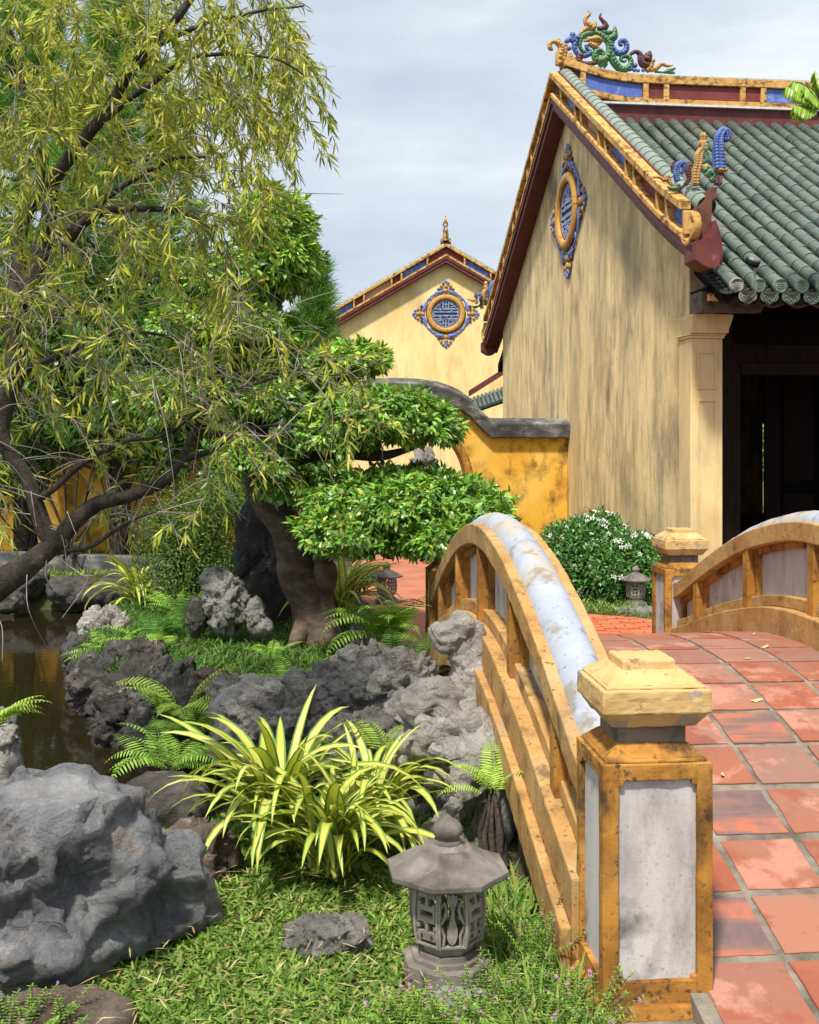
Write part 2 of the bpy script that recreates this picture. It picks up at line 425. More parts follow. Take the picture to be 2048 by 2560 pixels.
# stone
def rock_mat(name, a, b, c, dark=.8, warm=.5, bs=1.0):
    m = mat(name, [(.28, a), (.5, b), (.72, c)], 3.0, bump=.8, bscale=14*bs, bdist=.05, bdetail=14, rough=.9, spec=.2,
               layers=[((.03, .028, .025), 3, V1, .54, .70, dark), ((.32, .215, .16), 4, V1, .56, .68, warm), ((.68, .66, .63), 7, V1, .58, .72, .5), ((.03, .028, .025), 45, V1, .62, .72, .45)])
    nt = m.node_tree
    bs_ = [n for n in nt.nodes if n.type == 'BSDF_PRINCIPLED'][0]; bp = [n for n in nt.nodes if n.type == 'BUMP'][0]
    tc = [n for n in nt.nodes if n.type == 'TEX_COORD'][0]
    wn = nt.nodes.new('ShaderNodeTexNoise'); wn.inputs['Scale'].default_value = 5; wn.inputs['Detail'].default_value = 4; nt.links.new(tc.outputs['Object'], wn.inputs['Vector'])
    wm_ = nt.nodes.new('ShaderNodeVectorMath'); wm_.operation = 'MULTIPLY_ADD'; nt.links.new(wn.outputs['Color'], wm_.inputs[0]); wm_.inputs[1].default_value = (.22, .22, .22); nt.links.new(tc.outputs['Object'], wm_.inputs[2])
    col = bs_.inputs['Base Color'].links[0].from_socket
    prev = bp
    for sc, dist, st in ((7*bs, .05, .9), (22*bs, .018, .8)):
        vo = nt.nodes.new('ShaderNodeTexVoronoi'); vo.feature = 'F1'; vo.inputs['Scale'].default_value = sc
        nt.links.new(wm_.outputs[0], vo.inputs['Vector'])
        b2 = nt.nodes.new('ShaderNodeBump'); b2.inputs['Strength'].default_value = st; b2.inputs['Distance'].default_value = dist
        rg = _noise(nt, wm_.outputs[0], sc*.8, 8, .7, (1, 1, 1.8))
        rg2 = _math(nt, 'ABSOLUTE', _math(nt, 'SUBTRACT', rg, .5))
        nt.links.new(_math(nt, 'SUBTRACT', vo.outputs['Distance'], _math(nt, 'MULTIPLY', rg2, 2.2)), b2.inputs['Height'])
        nt.links.new(prev.outputs[0], b2.inputs['Normal']); prev = b2
    ve = nt.nodes.new('ShaderNodeTexVoronoi'); ve.feature = 'DISTANCE_TO_EDGE'; ve.inputs['Scale'].default_value = 4.5*bs; nt.links.new(wm_.outputs[0], ve.inputs['Vector'])
    k = _ramp(nt, ve.outputs['Distance'], [(.0, .0), (.022, 0.0)])
    nt.links.new(_mix(nt, k, col, (.05, .046, .042)), bs_.inputs['Base Color'])
    nt.links.new(prev.outputs[0], bs_.inputs['Normal'])
    return m
M['rock_grey'] = rock_mat('rock_grey', (.15, .15, .160), (.26, .26, .275), (.42, .42, .43), .42, .65)
M['rock_pale'] = rock_mat('rock_pale', (.36, .335, .30), (.52, .49, .45), (.68, .65, .60), .42, .25, 1.6)
M['rock_mid'] = rock_mat('rock_mid', (.21, .20, .188), (.35, .335, .318), (.52, .50, .48), .55, .3, 1.4)
M['rock_dark'] = rock_mat('rock_dark', (.05, .047, .045), (.10, .095, .092), (.19, .18, .17), .6, .2)
M['rock_brown'] = rock_mat('rock_brown', (.11, .08, .06), (.19, .145, .11), (.29, .24, .19), .6, .5)
M['rock_lichen'] = rock_mat('rock_lichen', (.30, .17, .05), (.42, .24, .07), (.42, .36, .28), .4, .3)
M['lantern'] = mat('lantern', [(.3, (.10, .088, .076)), (.5, (.165, .148, .13)), (.7, (.27, .245, .21))], 7, stretch=(1, 1, .6), bump=.6, bscale=120, bdist=.004, rough=.95,
                   layers=[((.05, .042, .038), 6, (1.2, 1.2, .5), .48, .66, .75), ((.30, .28, .24), 9, V1, .56, .68, .5), ((.42, .40, .36), 40, V1, .68, .74, .7)])
M['lantern_body'] = mat('lantern_body', [(.3, (.25, .225, .185)), (.7, (.37, .34, .285))], 12, bump=.5, bscale=120, bdist=.004, rough=.95, layers=[((.05, .045, .035), 7, V1, .54, .68, .6)])
M['painted_hole'] = mat('painted_hole', [(.3, (.02, .02, .018)), (.7, (.03, .03, .026))], 5, bump=0)
M['metal_grey'] = mat('metal_grey', [(.3, (.18, .19, .20)), (.7, (.30, .31, .32))], 8, bump=.1, rough=.4, metallic=.7)
# plants: colour comes from each leaf's own colour
M['leaf'] = mat('leaf', None, attr=True, bump=0, rough=.36, spec=.5, trans=.22, rnd=False)
M['leaf_matt'] = mat('leaf_matt', None, attr=True, bump=0, rough=.62, spec=.3, trans=.28, rnd=False)
M['bark_dark'] = mat('bark_dark', [(.35, (.022, .017, .014)), (.6, (.075, .062, .052)), (.75, (.16, .14, .125))], 14, stretch=(1, 1, .35), bump=1.0, bscale=45, bdist=.02, rough=.95)
M['bark_pale'] = mat('bark_pale', [(.3, (.17, .148, .125)), (.7, (.37, .335, .295))], 14, bump=.5, bscale=60, rough=.9)
M['bark_tan'] = mat('bark_tan', [(.3, (.055, .038, .026)), (.5, (.105, .075, .052)), (.7, (.18, .14, .105))], 7, stretch=(1, 1, 1.6), bump=.7, bscale=26, bdist=.02, rough=.9, layers=[((.04, .03, .02), 5, V1, .55, .68, .6)])
M['yellow_leaf'] = mat('yellow_leaf', [(.3, (.46, .47, .07)), (.7, (.64, .62, .16))], 6, stretch=(3, 3, .6), bump=0, rough=.45, trans=.25, objrand=([(0, (.36, .44, .05)), (.5, (.58, .58, .10)), (1, (.70, .66, .24))], .6))
M['green_edge'] = mat('green_edge', [(.3, (.09, .20, .03)), (.7, (.17, .30, .05))], 6, bump=0, rough=.45, trans=.2)
M['white_petal'] = mat('white_petal', [(.3, (.70, .72, .70)), (.7, (.82, .83, .80))], 6, bump=0, rough=.6, trans=.2)
M['dry_leaf'] = mat('dry_leaf', [(.3, (.50, .36, .14)), (.7, (.68, .56, .30))], 9, bump=.2, rough=.7, objrand=([(0, (.45, .28, .10)), (.5, (.66, .55, .30)), (1, (.70, .62, .40))], .7))
# ---------------------------------------------------------------- ground, water, path
POND = np.array([(-12,6.4),(-3.4,6.3),(-2.5,5.7),(-1.6,5.2),(-0.4,5.5),(.35,5.45),(3,5.0),(6.5,5.0),(6.5,7.4),(3,7.3),(.65,7.0),(-.3,7.2),(-1.3,7.35),
                 (-1.75,7.7),(-2.1,8.3),(-2.75,9.2),(-3.05,10.4),(-3.2,11.6),(-3.4,13.2),(-3.7,14.1),(-5,14.3),(-12,13.7)])
WATER_Z = -0.40
def poly_sd(P, poly):
    """signed distance, negative inside"""
    d = np.full(len(P), 1e9); inside = np.zeros(len(P), bool)
    n = len(poly)
    for i in range(n):
        a, b = poly[i], poly[(i+1) % n]
        e = b-a; w_ = P-a
        t = np.clip((w_ @ e)/(e @ e), 0, 1)
        d = np.minimum(d, np.linalg.norm(w_ - t[:, None]*e, axis=1))
        c = ((a[1] <= P[:, 1]) != (b[1] <= P[:, 1]))
        with np.errstate(divide='ignore', invalid='ignore'):
            xi = a[0] + (P[:, 1]-a[1])/(b[1]-a[1])*(b[0]-a[0])
        inside ^= c & (P[:, 0] < xi)
    return np.where(inside, -d, d)
def ground_h(P):
    P = np.asarray(P, float)
    sdp = poly_sd(P, POND)
    k = np.clip((-sdp+.10)/.42, 0, 1); k = k*k*(3-2*k)
    bump_ = .020*(np.sin(P[:, 0]*2.3+1)*np.cos(P[:, 1]*1.9)+np.sin(P[:, 0]*5.1+P[:, 1]*4.3)*.4) - .03
    near = np.clip((14-P[:, 1])/4, 0, 1)
    return bump_*near*1.0 - .012 - 1.0*k
def gh(x, y):
    return float(ground_h(np.array([[x, y]]))[0])

far = np.array([1.12**k for k in range(1, 44)])
xs = np.concatenate([-(8+far[::-1]*1.2), np.arange(-8, 6.01, .12), 6+far*1.2])
ys = np.concatenate([1-far[::-1][10:]*.8, np.arange(1, 20.01, .12), 20+far*2.6])
gx, gy = np.meshgrid(xs, ys)
P2 = np.stack([gx.ravel(), gy.ravel()], 1)
V = np.concatenate([P2, ground_h(P2)[:, None]], 1)
nx, ny = len(xs), len(ys)
ii = (np.arange(ny-1)[:, None]*nx + np.arange(nx-1)).ravel()
loops = np.stack([ii, ii+1, ii+nx+1, ii+nx], 1).ravel()
tag(link('ground', np_mesh('ground', V, loops, np.arange(len(ii))*4, None, M['soil'], smooth=True)), kind='structure')

wm = bpy.data.materials.new('pond_water'); wm.use_nodes = True
_t = wm.node_tree; _b = _t.nodes['Principled BSDF']
_b.inputs['Base Color'].default_value = (.016, .013, .005, 1)
_b.inputs['Roughness'].default_value = .035
_b.inputs['IOR'].default_value = 1.33
_b.inputs['Specular IOR Level'].default_value = .75
_c = _t.nodes.new('ShaderNodeTexCoord')
_bp = _t.nodes.new('ShaderNodeBump'); _bp.inputs['Strength'].default_value = .05; _bp.inputs['Distance'].default_value = .02
_t.links.new(_noise(_t, _c.outputs['Object'], 5.0, 3, .5, (1, 2.2, 1)), _bp.inputs['Height'])
_t.links.new(_bp.outputs[0], _b.inputs['Normal'])
mb = MB(); mb.add([(-14,3.5,WATER_Z),(8,3.5,WATER_Z),(8,16,WATER_Z),(-14,16,WATER_Z)], [(0,1,2,3)])
ob('water', mb, wm, kind='structure')

# brick path from the bridge to the moon gate
PATH = [(-.95,18.6),(.45,18.7),(.30,16.9),(.42,15.6),(.85,13.6),(1.30,12.2),(1.73,11.35),(2.40,10.95),(4.0,10.6),(9,10.6),(9,8.75),(.15,8.75),(-.05,9.6),(-.42,11.5),(-.72,14)]
pm = bpy.data.materials.new('brick_paving'); pm.use_nodes = True
_t = pm.node_tree; _b = _t.nodes['Principled BSDF']
_c = _t.nodes.new('ShaderNodeTexCoord')
_br = _t.nodes.new('ShaderNodeTexBrick')
_br.inputs['Color1'].default_value = (.50, .16, .085, 1); _br.inputs['Color2'].default_value = (.43, .12, .06, 1); _br.inputs['Mortar'].default_value = (.30, .20, .15, 1)
_br.inputs['Scale'].default_value = 1.0; _br.inputs['Mortar Size'].default_value = .008
_br.inputs['Brick Width'].default_value = .22; _br.inputs['Row Height'].default_value = .11
_t.links.new(_c.outputs['Object'], _br.inputs['Vector'])
_t.links.new(_mix(_t, _ramp(_t, _noise(_t, _c.outputs['Object'], 3), [(.45, 0.0), (.7, .6)]), _br.outputs['Color'], (.22, .10, .06)), _b.inputs['Base Color'])
_b.inputs['Roughness'].default_value = .85
mb = MB(); mb.add([(x, y, -.004) for x, y in PATH], [tuple(range(len(PATH)))[::-1]])
path_o = ob('path', mb, [pm], kind='structure')
pv = path_o.data.polygons[0].normal.z
if pv < 0: path_o.data.flip_normals()
# single bricks where they can be told apart
bk = MB(); bk.box(-.104, .104, -.048, .048, -.02, .010)
bme = bk.mesh('brick', M['brick'])
parr = np.array(PATH)
nb = 0
for r in range(30):
    yy = 9.05 + r*.112
    cand = [(-.2 + (r % 2)*.11 + c*.222, yy) for c in range(20)]
    sdv = poly_sd(np.array(cand), parr)
    for (x, y), s_ in zip(cand, sdv):
        if s_ > -.07 or nb >= 290: continue
        pxx = 1024 + x/y*F
        if not (1330 < pxx < 1720): continue
        link('brick', bme, path_o, (x+random.uniform(-.004,.004), y+random.uniform(-.003,.003), random.uniform(-.006, .003)), (random.uniform(-.015,.015), random.uniform(-.015,.015), random.uniform(-.02,.02)))
        nb += 1

# low curved kerb behind the pond
kc = thing('pond_kerb', 'low curved grey concrete kerb behind the dark pond', 'kerb', (-4.6, 14.6, 0))
mb = MB()
pts = []
for i in range(33):
    t = i/32; x = -6.5 + 13*t*.62
    pts.append((x, .25 - .055*(x+1.2)**2*.35))
v = []
for x, y in pts:
    zt = .22 + .05*math.cos((x+2.0)*.6)
    v += [(x, y, -.25), (x, y, zt), (x, y+.22, zt), (x, y+.22, -.25)]
fs = [(0,1,2,3), tuple(4*32+k for k in (3,2,1,0))]
for i in range(32):
    for k in range(4): fs.append((4*i+k, 4*i+4+k, 4*i+4+(k+1) % 4, 4*i+(k+1) % 4))
mb.add(v, fs)
bevel(ob('kerb_body', mb, M['coping'], kc), .015)

# ---------------------------------------------------------------- garden wall with moon gate
ANG = math.atan(.119)
gw = thing('garden_wall', 'yellow garden wall with dark swept coping and round moon gate', 'wall', (2.585, 18.6, 0), ANG)
TOPQ = [(0,2.08),(1.30,2.08),(1.49,2.26),(1.645,2.43),(1.8,2.54),(1.955,2.61),(2.17,2.68),(2.5,2.72),(2.83,2.73)]
TOPQ = TOPQ + [(5.66-q, z) for q, z in TOPQ[:-1][::-1][:-1]] + [(14.0, 2.05)]
def topz(q):
    return float(np.interp(q, [a for a, b in TOPQ], [b for a, b in TOPQ]))
GC, GZ, GR = 2.83, .98, 1.15
qs = sorted(set([0, .7, 1.3, 1.49, 1.645, 1.8, 4.2, 5, 6, 7, 8, 9, 10, 11, 12, 13, 14] + [round(GC-GR*math.cos(math.pi*k/24), 4) for k in range(25)]))
mb = MB()
TH = .17
def holez(q):
    d = GR*GR-(q-GC)**2
    return math.sqrt(max(d, 0))
for q0, q1 in zip(qs[:-1], qs[1:]):
    mid = (q0+q1)/2
    segs = [((0, 0), (topz(q0)-.25, topz(q1)-.25))] if abs(mid-GC) > GR else [((0, 0), (max(GZ-holez(q0), 0), max(GZ-holez(q1), 0))), ((GZ+holez(q0), GZ+holez(q1)), (topz(q0)-.25, topz(q1)-.25))]
    for (a0, a1), (b0, b1) in segs:
        if b0-a0 < .004 and b1-a1 < .004: continue
        v = [(-q0,-TH,a0),(-q1,-TH,a1),(-q1,-TH,b1),(-q0,-TH,b0),(-q0,TH,a0),(-q1,TH,a1),(-q1,TH,b1),(-q0,TH,b0)]
        mb.add(v, [(0,3,2,1)[::-1],(4,5,6,7)[::-1],(3,2,6,7),(0,4,5,1)])
mb.box(-.01, 0, -TH, TH, 0, 1.8)
ob('wall_body', mb, M['wall_yellow'], gw)
# raised ring round the gate
mb = MB(); ring = []
for k in range(49):
    a = 2*math.pi*k/48
    ring.append((-GC+(GR+.05)*math.cos(a), -TH-.01, GZ+(GR+.05)*math.sin(a)))
mb.tube(ring, .075, 8, cap=False)
ob('gate_surround', mb, M['ochre_dark'], gw)
# coping, gable shaped section
mb = MB(); v = []
qq = [0, .6, 1.2, 1.3, 1.4, 1.49, 1.57, 1.645, 1.8, 1.955, 2.17, 2.35, 2.5, 2.83, 3.16, 3.49, 3.7, 3.86, 4.015, 4.1, 4.17, 4.26, 4.36, 5, 7, 9, 11, 14]
sec = [(-.30, -.30), (-.33, -.06), (-.10, .03), (.10, .03), (.33, -.06), (.30, -.30)]
for q in qq:
    for y, dz in sec: v.append((-q, y, topz(q)+dz))
n = len(sec); fs = [tuple(range(n)), tuple(range(len(v)-n, len(v)))[::-1]]
for i in range(len(qq)-1):
    for k in range(n): fs.append((i*n+k, i*n+n+k, i*n+n+(k+1) % n, i*n+(k+1) % n))
mb.add(v, [f[::-1] for f in fs])
bevel(ob('coping', mb, M['coping'], gw), .02)
# ---------------------------------------------------------------- arched bridge
BANG = math.atan(.087)
br = thing('garden_bridge', 'arched yellow footbridge with red tiled deck and blue topped balustrades', 'bridge', (1.4214, 6.136, 0), BANG)
DS = [(0,.612),(.3,.605),(.6,.578),(.9,.522),(1.2,.458),(1.5,.384),(1.8,.295),(2.1,.2075),(2.4,.129),(2.7,.05),(2.95,.004),(6,.002)]
_ds = np.array(DS)
def dz_(s): return float(np.interp(abs(s), _ds[:, 0], _ds[:, 1]))
BT = np.array([(0,1.295),(.3,1.28),(.566,1.24),(.8,1.195),(1.0,1.146),(1.4,1.02),(1.75,.89),(2.1,.745),(2.35,.64)])
def smooth_interp(tab, s, h=.12):
    return sum(float(np.interp(abs(s+d), tab[:, 0], tab[:, 1])) for d in (-h, -h/2, 0, h/2, h))/5
def bt(s): return smooth_interp(BT, s)
def ds(s): return smooth_interp(_ds, s)
HALF, POST_U = .93, .90
# deck slab
mb = MB()
ss = [-3.3+.15*i for i in range(45)]
path_ = [(s, ds(s)) for s in ss]
def under(i):
    s = abs(ss[i])
    return max(-.6, min(ds(s)-.22, .40 - .9*max(0, s-1.0)**1.5)) if s < 2.2 else -.6
mb.strip(path_, under, .003, -.80, .80)
deck = ob('deck', mb, M['mortar'], br)
# cement apron where the bridge meets the ground
mb = MB()
mb.add([(-1.16, -4.6, .001), (1.2, -4.6, .001), (1.2, -2.62, .001), (-1.16, -2.62, .001)], [(0,1,2,3)])
ap = ob('pavement', mb, M['mortar'], None, (1.4214, 6.136, -.004), (0, 0, BANG), kind='structure')
# tiles
ucols = [-.756, -.45, -.145, .161, .467, .773]
tl = MB()
tw = .292
def tile_mesh(seed, lx, ly):
    r = random.Random(seed)
    bm = MB()
    n = 5
    edge = []
    for k in range(4):
        for i in range(n):
            t = -1 + 2*i/n
            j = r.uniform(-.004, .003)
            if k == 0: p = (t*lx, -ly+j)
            elif k == 1: p = (lx+j, t*ly)
            elif k == 2: p = (-t*lx, ly+j)
            else: p = (-lx+j, -t*ly)
            edge.append(p)
    m_ = len(edge)
    v = [(x, y, -.02) for x, y in edge] + [(x, y, .0075) for x, y in edge] + [(x*(1-.0022/lx), y*(1-.0022/ly), .0095) for x, y in edge]
    fs = [(i, (i+1) % m_, m_+(i+1) % m_, m_+i) for i in range(m_)] + [(m_+i, m_+(i+1) % m_, 2*m_+(i+1) % m_, 2*m_+i) for i in range(m_)]
    fs.append(tuple(range(2*m_, 3*m_)))
    bm.add(v, fs)
    return bm
tms = [tile_mesh(k, .139, .139).mesh('floor_tile', M['deck_tile']) for k in range(6)]
tmb = [tile_mesh(k+50, .139, .139).mesh('floor_tile', M['deck_tile_burnt']) for k in range(2)]
narrow = [tile_mesh(k+80, .10, .139).mesh('floor_tile', M['deck_tile']) for k in range(2)]
rows = []
s = -3.60
# joints measured from the photograph: one every 0.305 m along the deck
s = 0.06 - .305*11.5
BURNT = {(3, 0), (5, 1), (7, 2), (8, 4)}
r_ = 0
while s < 3.3:
    for c in range(5):
        sm = s + .1525
        if abs(sm) < 3.25 or sm < 0:
            uc = (ucols[c]+ucols[c+1])/2
            hw = dz_(sm)
            sl = math.atan2(ds(sm+.14)-ds(sm-.14), .28)
            meshes = tmb if (r_, c) in BURNT else tms
            link('floor_tile', random.choice(meshes), deck, (uc+random.uniform(-.004,.004), sm+random.uniform(-.004,.004), ds(sm)+random.uniform(-.002,.003)),
                 (sl+random.uniform(-.008,.008), random.uniform(-.008,.008), random.uniform(-.014,.014)))
    s += .305; r_ += 1

# end posts
def newel(u, v):
    p = link('newel_post', None, br, (u, v, 0))
    h = .1715
    mb = MB()
    mb.frustum(0, 0, h+.03, -.14, h+.03, -.005); mb.frustum(0, 0, h+.028, -.005, h+.012, .035)
    rough(bevel(ob('plinth', mb, M['ochre_dark'], p), .006), 4, .009, .045)
    # shaft with sunk panels on four sides
    mb = MB()
    core = h-.022
    mb.box(-core, core, -core, core, .03, .765)
    b = .049
    for k in range(4):
        a = k*math.pi/2; ca, sa = math.cos(a), math.sin(a)
        R_ = lambda x, y, z: (ca*x-sa*y, sa*x+ca*y, z)
        def bx(x0, x1, y0, y1, z0, z1):
            vv = [R_(*q) for q in [(x0,y0,z0),(x1,y0,z0),(x1,y1,z0),(x0,y1,z0),(x0,y0,z1),(x1,y0,z1),(x1,y1,z1),(x0,y1,z1)]]
            mb.add(vv, [(3,2,1,0),(4,5,6,7),(0,1,5,4),(1,2,6,5),(2,3,7,6),(3,0,4,7)])
        bx(-h, -h+b, -h, -h+b, .03, .765)                          # corner stile
        bx(-h+b, h-b, -h+.001, -core, .715, .764); bx(-h+b, h-b, -h+.001, -core, .03, .105)
        for sx in (-1, 1):
            x0 = sx*(h-b)
            bx(min(x0, x0-sx*.016), max(x0, x0-sx*.016), -h+.0015, -core, .699, .716)
            bx(min(x0, x0-sx*.016), max(x0, x0-sx*.016), -h+.0015, -core, .104, .118)
    rough(bevel(ob('shaft', mb, M['ochre_dark'], p), .003), 3, .009, .045)
    for k in range(4):
        a = k*math.pi/2
        mb = MB(); mb.box(-h+b-.004, h-b+.004, -core-.004, -core+.002, .10, .72)
        ob('inset_panel', mb, M['grey_panel'], p, rot=(0, 0, a))
    mb = MB()
    mb.frustum(0, 0, .160, .765, .156, .778); mb.frustum(0, 0, .153, .777, .108, .815)
    rough(bevel(ob('shoulder', mb, M['ochre_dark'], p), .005), 4, .009, .045)
    mb = MB(); mb.frustum(0, 0, .107, .80, .107, .87)
    ob('neck', mb, M['neck'], p)
    mb = MB()
    mb.frustum(0, 0, .132, .868, .164, .915); mb.frustum(0, 0, .170, .914, .170, .988); mb.frustum(0, 0, .158, .987, .155, .999); mb.frustum(0, 0, .152, .998, .098, 1.036); mb.frustum(0, 0, .088, 1.03, .085, 1.064)
    rough(bevel(ob('cap', mb, M['ochre_cap'], p), .006), 4, .009, .045)
    return p
for su in (-1, 1):
    for sv in (-1, 1):
        newel(su*POST_U, sv*2.494)

# balustrades
for su in (-1, 1):
    bal = link('balustrade', None, br, (su*HALF, 0, 0))
    e0 = 2.36
    sv_ = [-e0+2*e0*i/44 for i in range(45)]
    pth = [(s, ds(s)) for s in sv_]
    top = [(s, bt(s)) for s in sv_]
    mb = MB(); mb.strip(pth, -.20, .165, -.165, .165); rough(bevel(ob('base_band', mb, M['ochre'], bal), .008), 2, .008, .07)
    mb = MB(); mb.strip(pth, -.17, .005, -.205, -.1655) if su < 0 else mb.strip(pth, -.17, .005, .1655, .205)
    rough(bevel(ob('outer_ledge', mb, M['ochre'], bal), .008), 2, .008, .07)
    mb = MB(); mb.strip(pth, .1655, .235, -.105, .105); rough(bevel(ob('lower_rail', mb, M['ochre'], bal), .006), 2, .008, .07)
    mb = MB(); mb.strip(top, -.115, 0, -.135, .135); rough(bevel(ob('upper_rail', mb, M['ochre'], bal), .008), 2, .008, .07)
    mb = MB(); mb.tube([(0, s, z-.035) for s, z in top], .096, 14)
    rough(ob('coping_rail', mb, M['blue_rail'], bal), 1, .010, .12)
    mull = [-1.88, -.94, 0, .94, 1.88]
    for m_ in mull:
        mb = MB()
        a_ = [(m_-.042, 0), (m_+.042, 0)]
        mb.add([(x, t, z) for t, _ in a_ for x in (-.128, .128) for z in (ds(t)+.16, bt(t)-.112)],
               [(0,1,3,2),(4,6,7,5),(0,4,5,1),(2,3,7,6),(1,5,7,3),(0,2,6,4)])
        rough(bevel(ob('mullion', mb, M['ochre_dark'], bal), .006), 2, .008, .07)
    edges = [-e0] + mull + [e0]
    for a, b in zip(edges[:-1], edges[1:]):
        n = 9
        pp = [(a+(b-a)*i/n, 0) for i in range(n+1)]
        mb = MB(); mb.strip(pp, lambda i: ds(pp[i][0])+.20, lambda i: bt(pp[i][0])-.11, -.045, .045)
        ob('infill_panel', mb, M['grey_panel'], bal)
        # inner reveal frame
        mb = MB()
        q = [(t, 0) for t, _ in pp]
        mb.strip(q, lambda i: bt(q[i][0])-.155, lambda i: bt(q[i][0])-.1155, -.08, .08)
        for t0, t1 in ((a+.045, a+.075), (b-.075, b-.045)):
            if t1-t0 > 0:
                qq_ = [(t0, 0), (t1, 0)]
                mb.strip(qq_, lambda i: ds(qq_[i][0])+.23, lambda i: bt(qq_[i][0])-.15, -.078, .078)
        ob('reveal', mb, M['ochre_dark'], bal)
    # abutment wall below the ledge
    for k in (-1, 1):
        st = [k*(1.15+.15*i) for i in range(13)]
        if k < 0: st = st[::-1]
        pa = [(s, 0) for s in st]
        mb = MB(); mb.strip(pa, lambda i: -.75, lambda i: ds(pa[i][0])-.16, -.12, .10)
        ob('abutment', mb, M['concrete'], bal)

# fallen leaves on the deck
lf = MB()
lf.add([(-.03,0,.004),(-.01,-.011,.0),(.015,-.009,.004),(.032,0,.010),(.012,.010,.003),(-.012,.010,.001)], [(0,1,2,3,4,5)])
lfm = lf.mesh('fallen_leaf', M['dry_leaf'])
mi = br.matrix_basis
bpy.context.view_layer.update()
for (u, s, rz, sc) in ((.02,-2.2,.6,.9),(.33,-1.6,2.2,.9),(-.28,-1.55,1.3,.8),(.12,-.92,.3,1.1),(.52,-1.8,2.9,1.0),(.50,-.1,.5,1.0),(.30,-.35,.1,.8),(.62,.35,.9,.8),(-.05,-2.75,.2,1.0)):
    wp = br.matrix_world @ Vector((u, s, ds(s)+.016))
    o = link('fallen_leaf', lfm, None, wp, (random.uniform(-.15,.15)+math.atan2(ds(s+.1)-ds(s-.1), .2), random.uniform(-.2,.2), rz), sc)
    tag(o, 'small dry yellow leaf lying on the red bridge tiles', 'leaf', 'fallen leaves on the bridge deck')
# ---------------------------------------------------------------- halls
HX, HY = 3.255, 13.0
_c, _s = math.cos(ANG), math.sin(ANG)
def hloc(xp, yl):
    """local x on the main hall of image column xp at local depth yl"""
    r = (xp-1024)/F
    X0, Y0 = HX - _s*yl, HY + _c*yl
    return (r*Y0-X0)/(_c - _s*r)
def hz(xl, yl, yp):
    Y = HY + _c*yl + _s*xl
    return ZC - (yp-HOR)/F*Y
AP = 5.4
def Lz(y):
    d = min(y, 2*AP-y)
    z = 3.56 + .58*(d+.8)
    if d < .7: z += .10*((.7-d)/1.4)**2
    return z

def blob(mb, c, r, mat=0, ax=1, flat=.8, n=8):
    """little rounded boss"""
    v = []; fs = []
    R = [(-.95,.3),(-.6,.8),(0,1),(.6,.8),(.95,.3)]
    for h, q in R:
        for k in range(n):
            a = 2*math.pi*k/n
            p = [c[0]+r*q*math.cos(a), c[1]+r*h*flat, c[2]+r*q*math.sin(a)]
            v.append(tuple(p))
    for i in range(4):
        for k in range(n):
            fs.append((i*n+k, i*n+n+k, i*n+n+(k+1) % n, i*n+(k+1) % n))
    fs += [tuple(range(n)), tuple(range(4*n, 5*n))[::-1]]
    mb.add(v, fs, mat, True)
def curve(pts, n=5):
    """catmull-rom through points"""
    P = [Vector(p) for p in pts]; out = []
    for i in range(len(P)-1):
        p0, p1, p2, p3 = P[max(i-1, 0)], P[i], P[i+1], P[min(i+2, len(P)-1)]
        for k in range(n):
            t = k/n
            out.append(.5*((2*p1)+(p2-p0)*t+(2*p0-5*p1+4*p2-p3)*t*t+(3*p1-p0-3*p2+p3)*t**3))
    out.append(P[-1])
    return out
def rads(r, n):
    r = list(r) if hasattr(r, '__len__') else [r, r]
    return list(np.interp(np.linspace(0, 1, n), np.linspace(0, 1, len(r)), r))

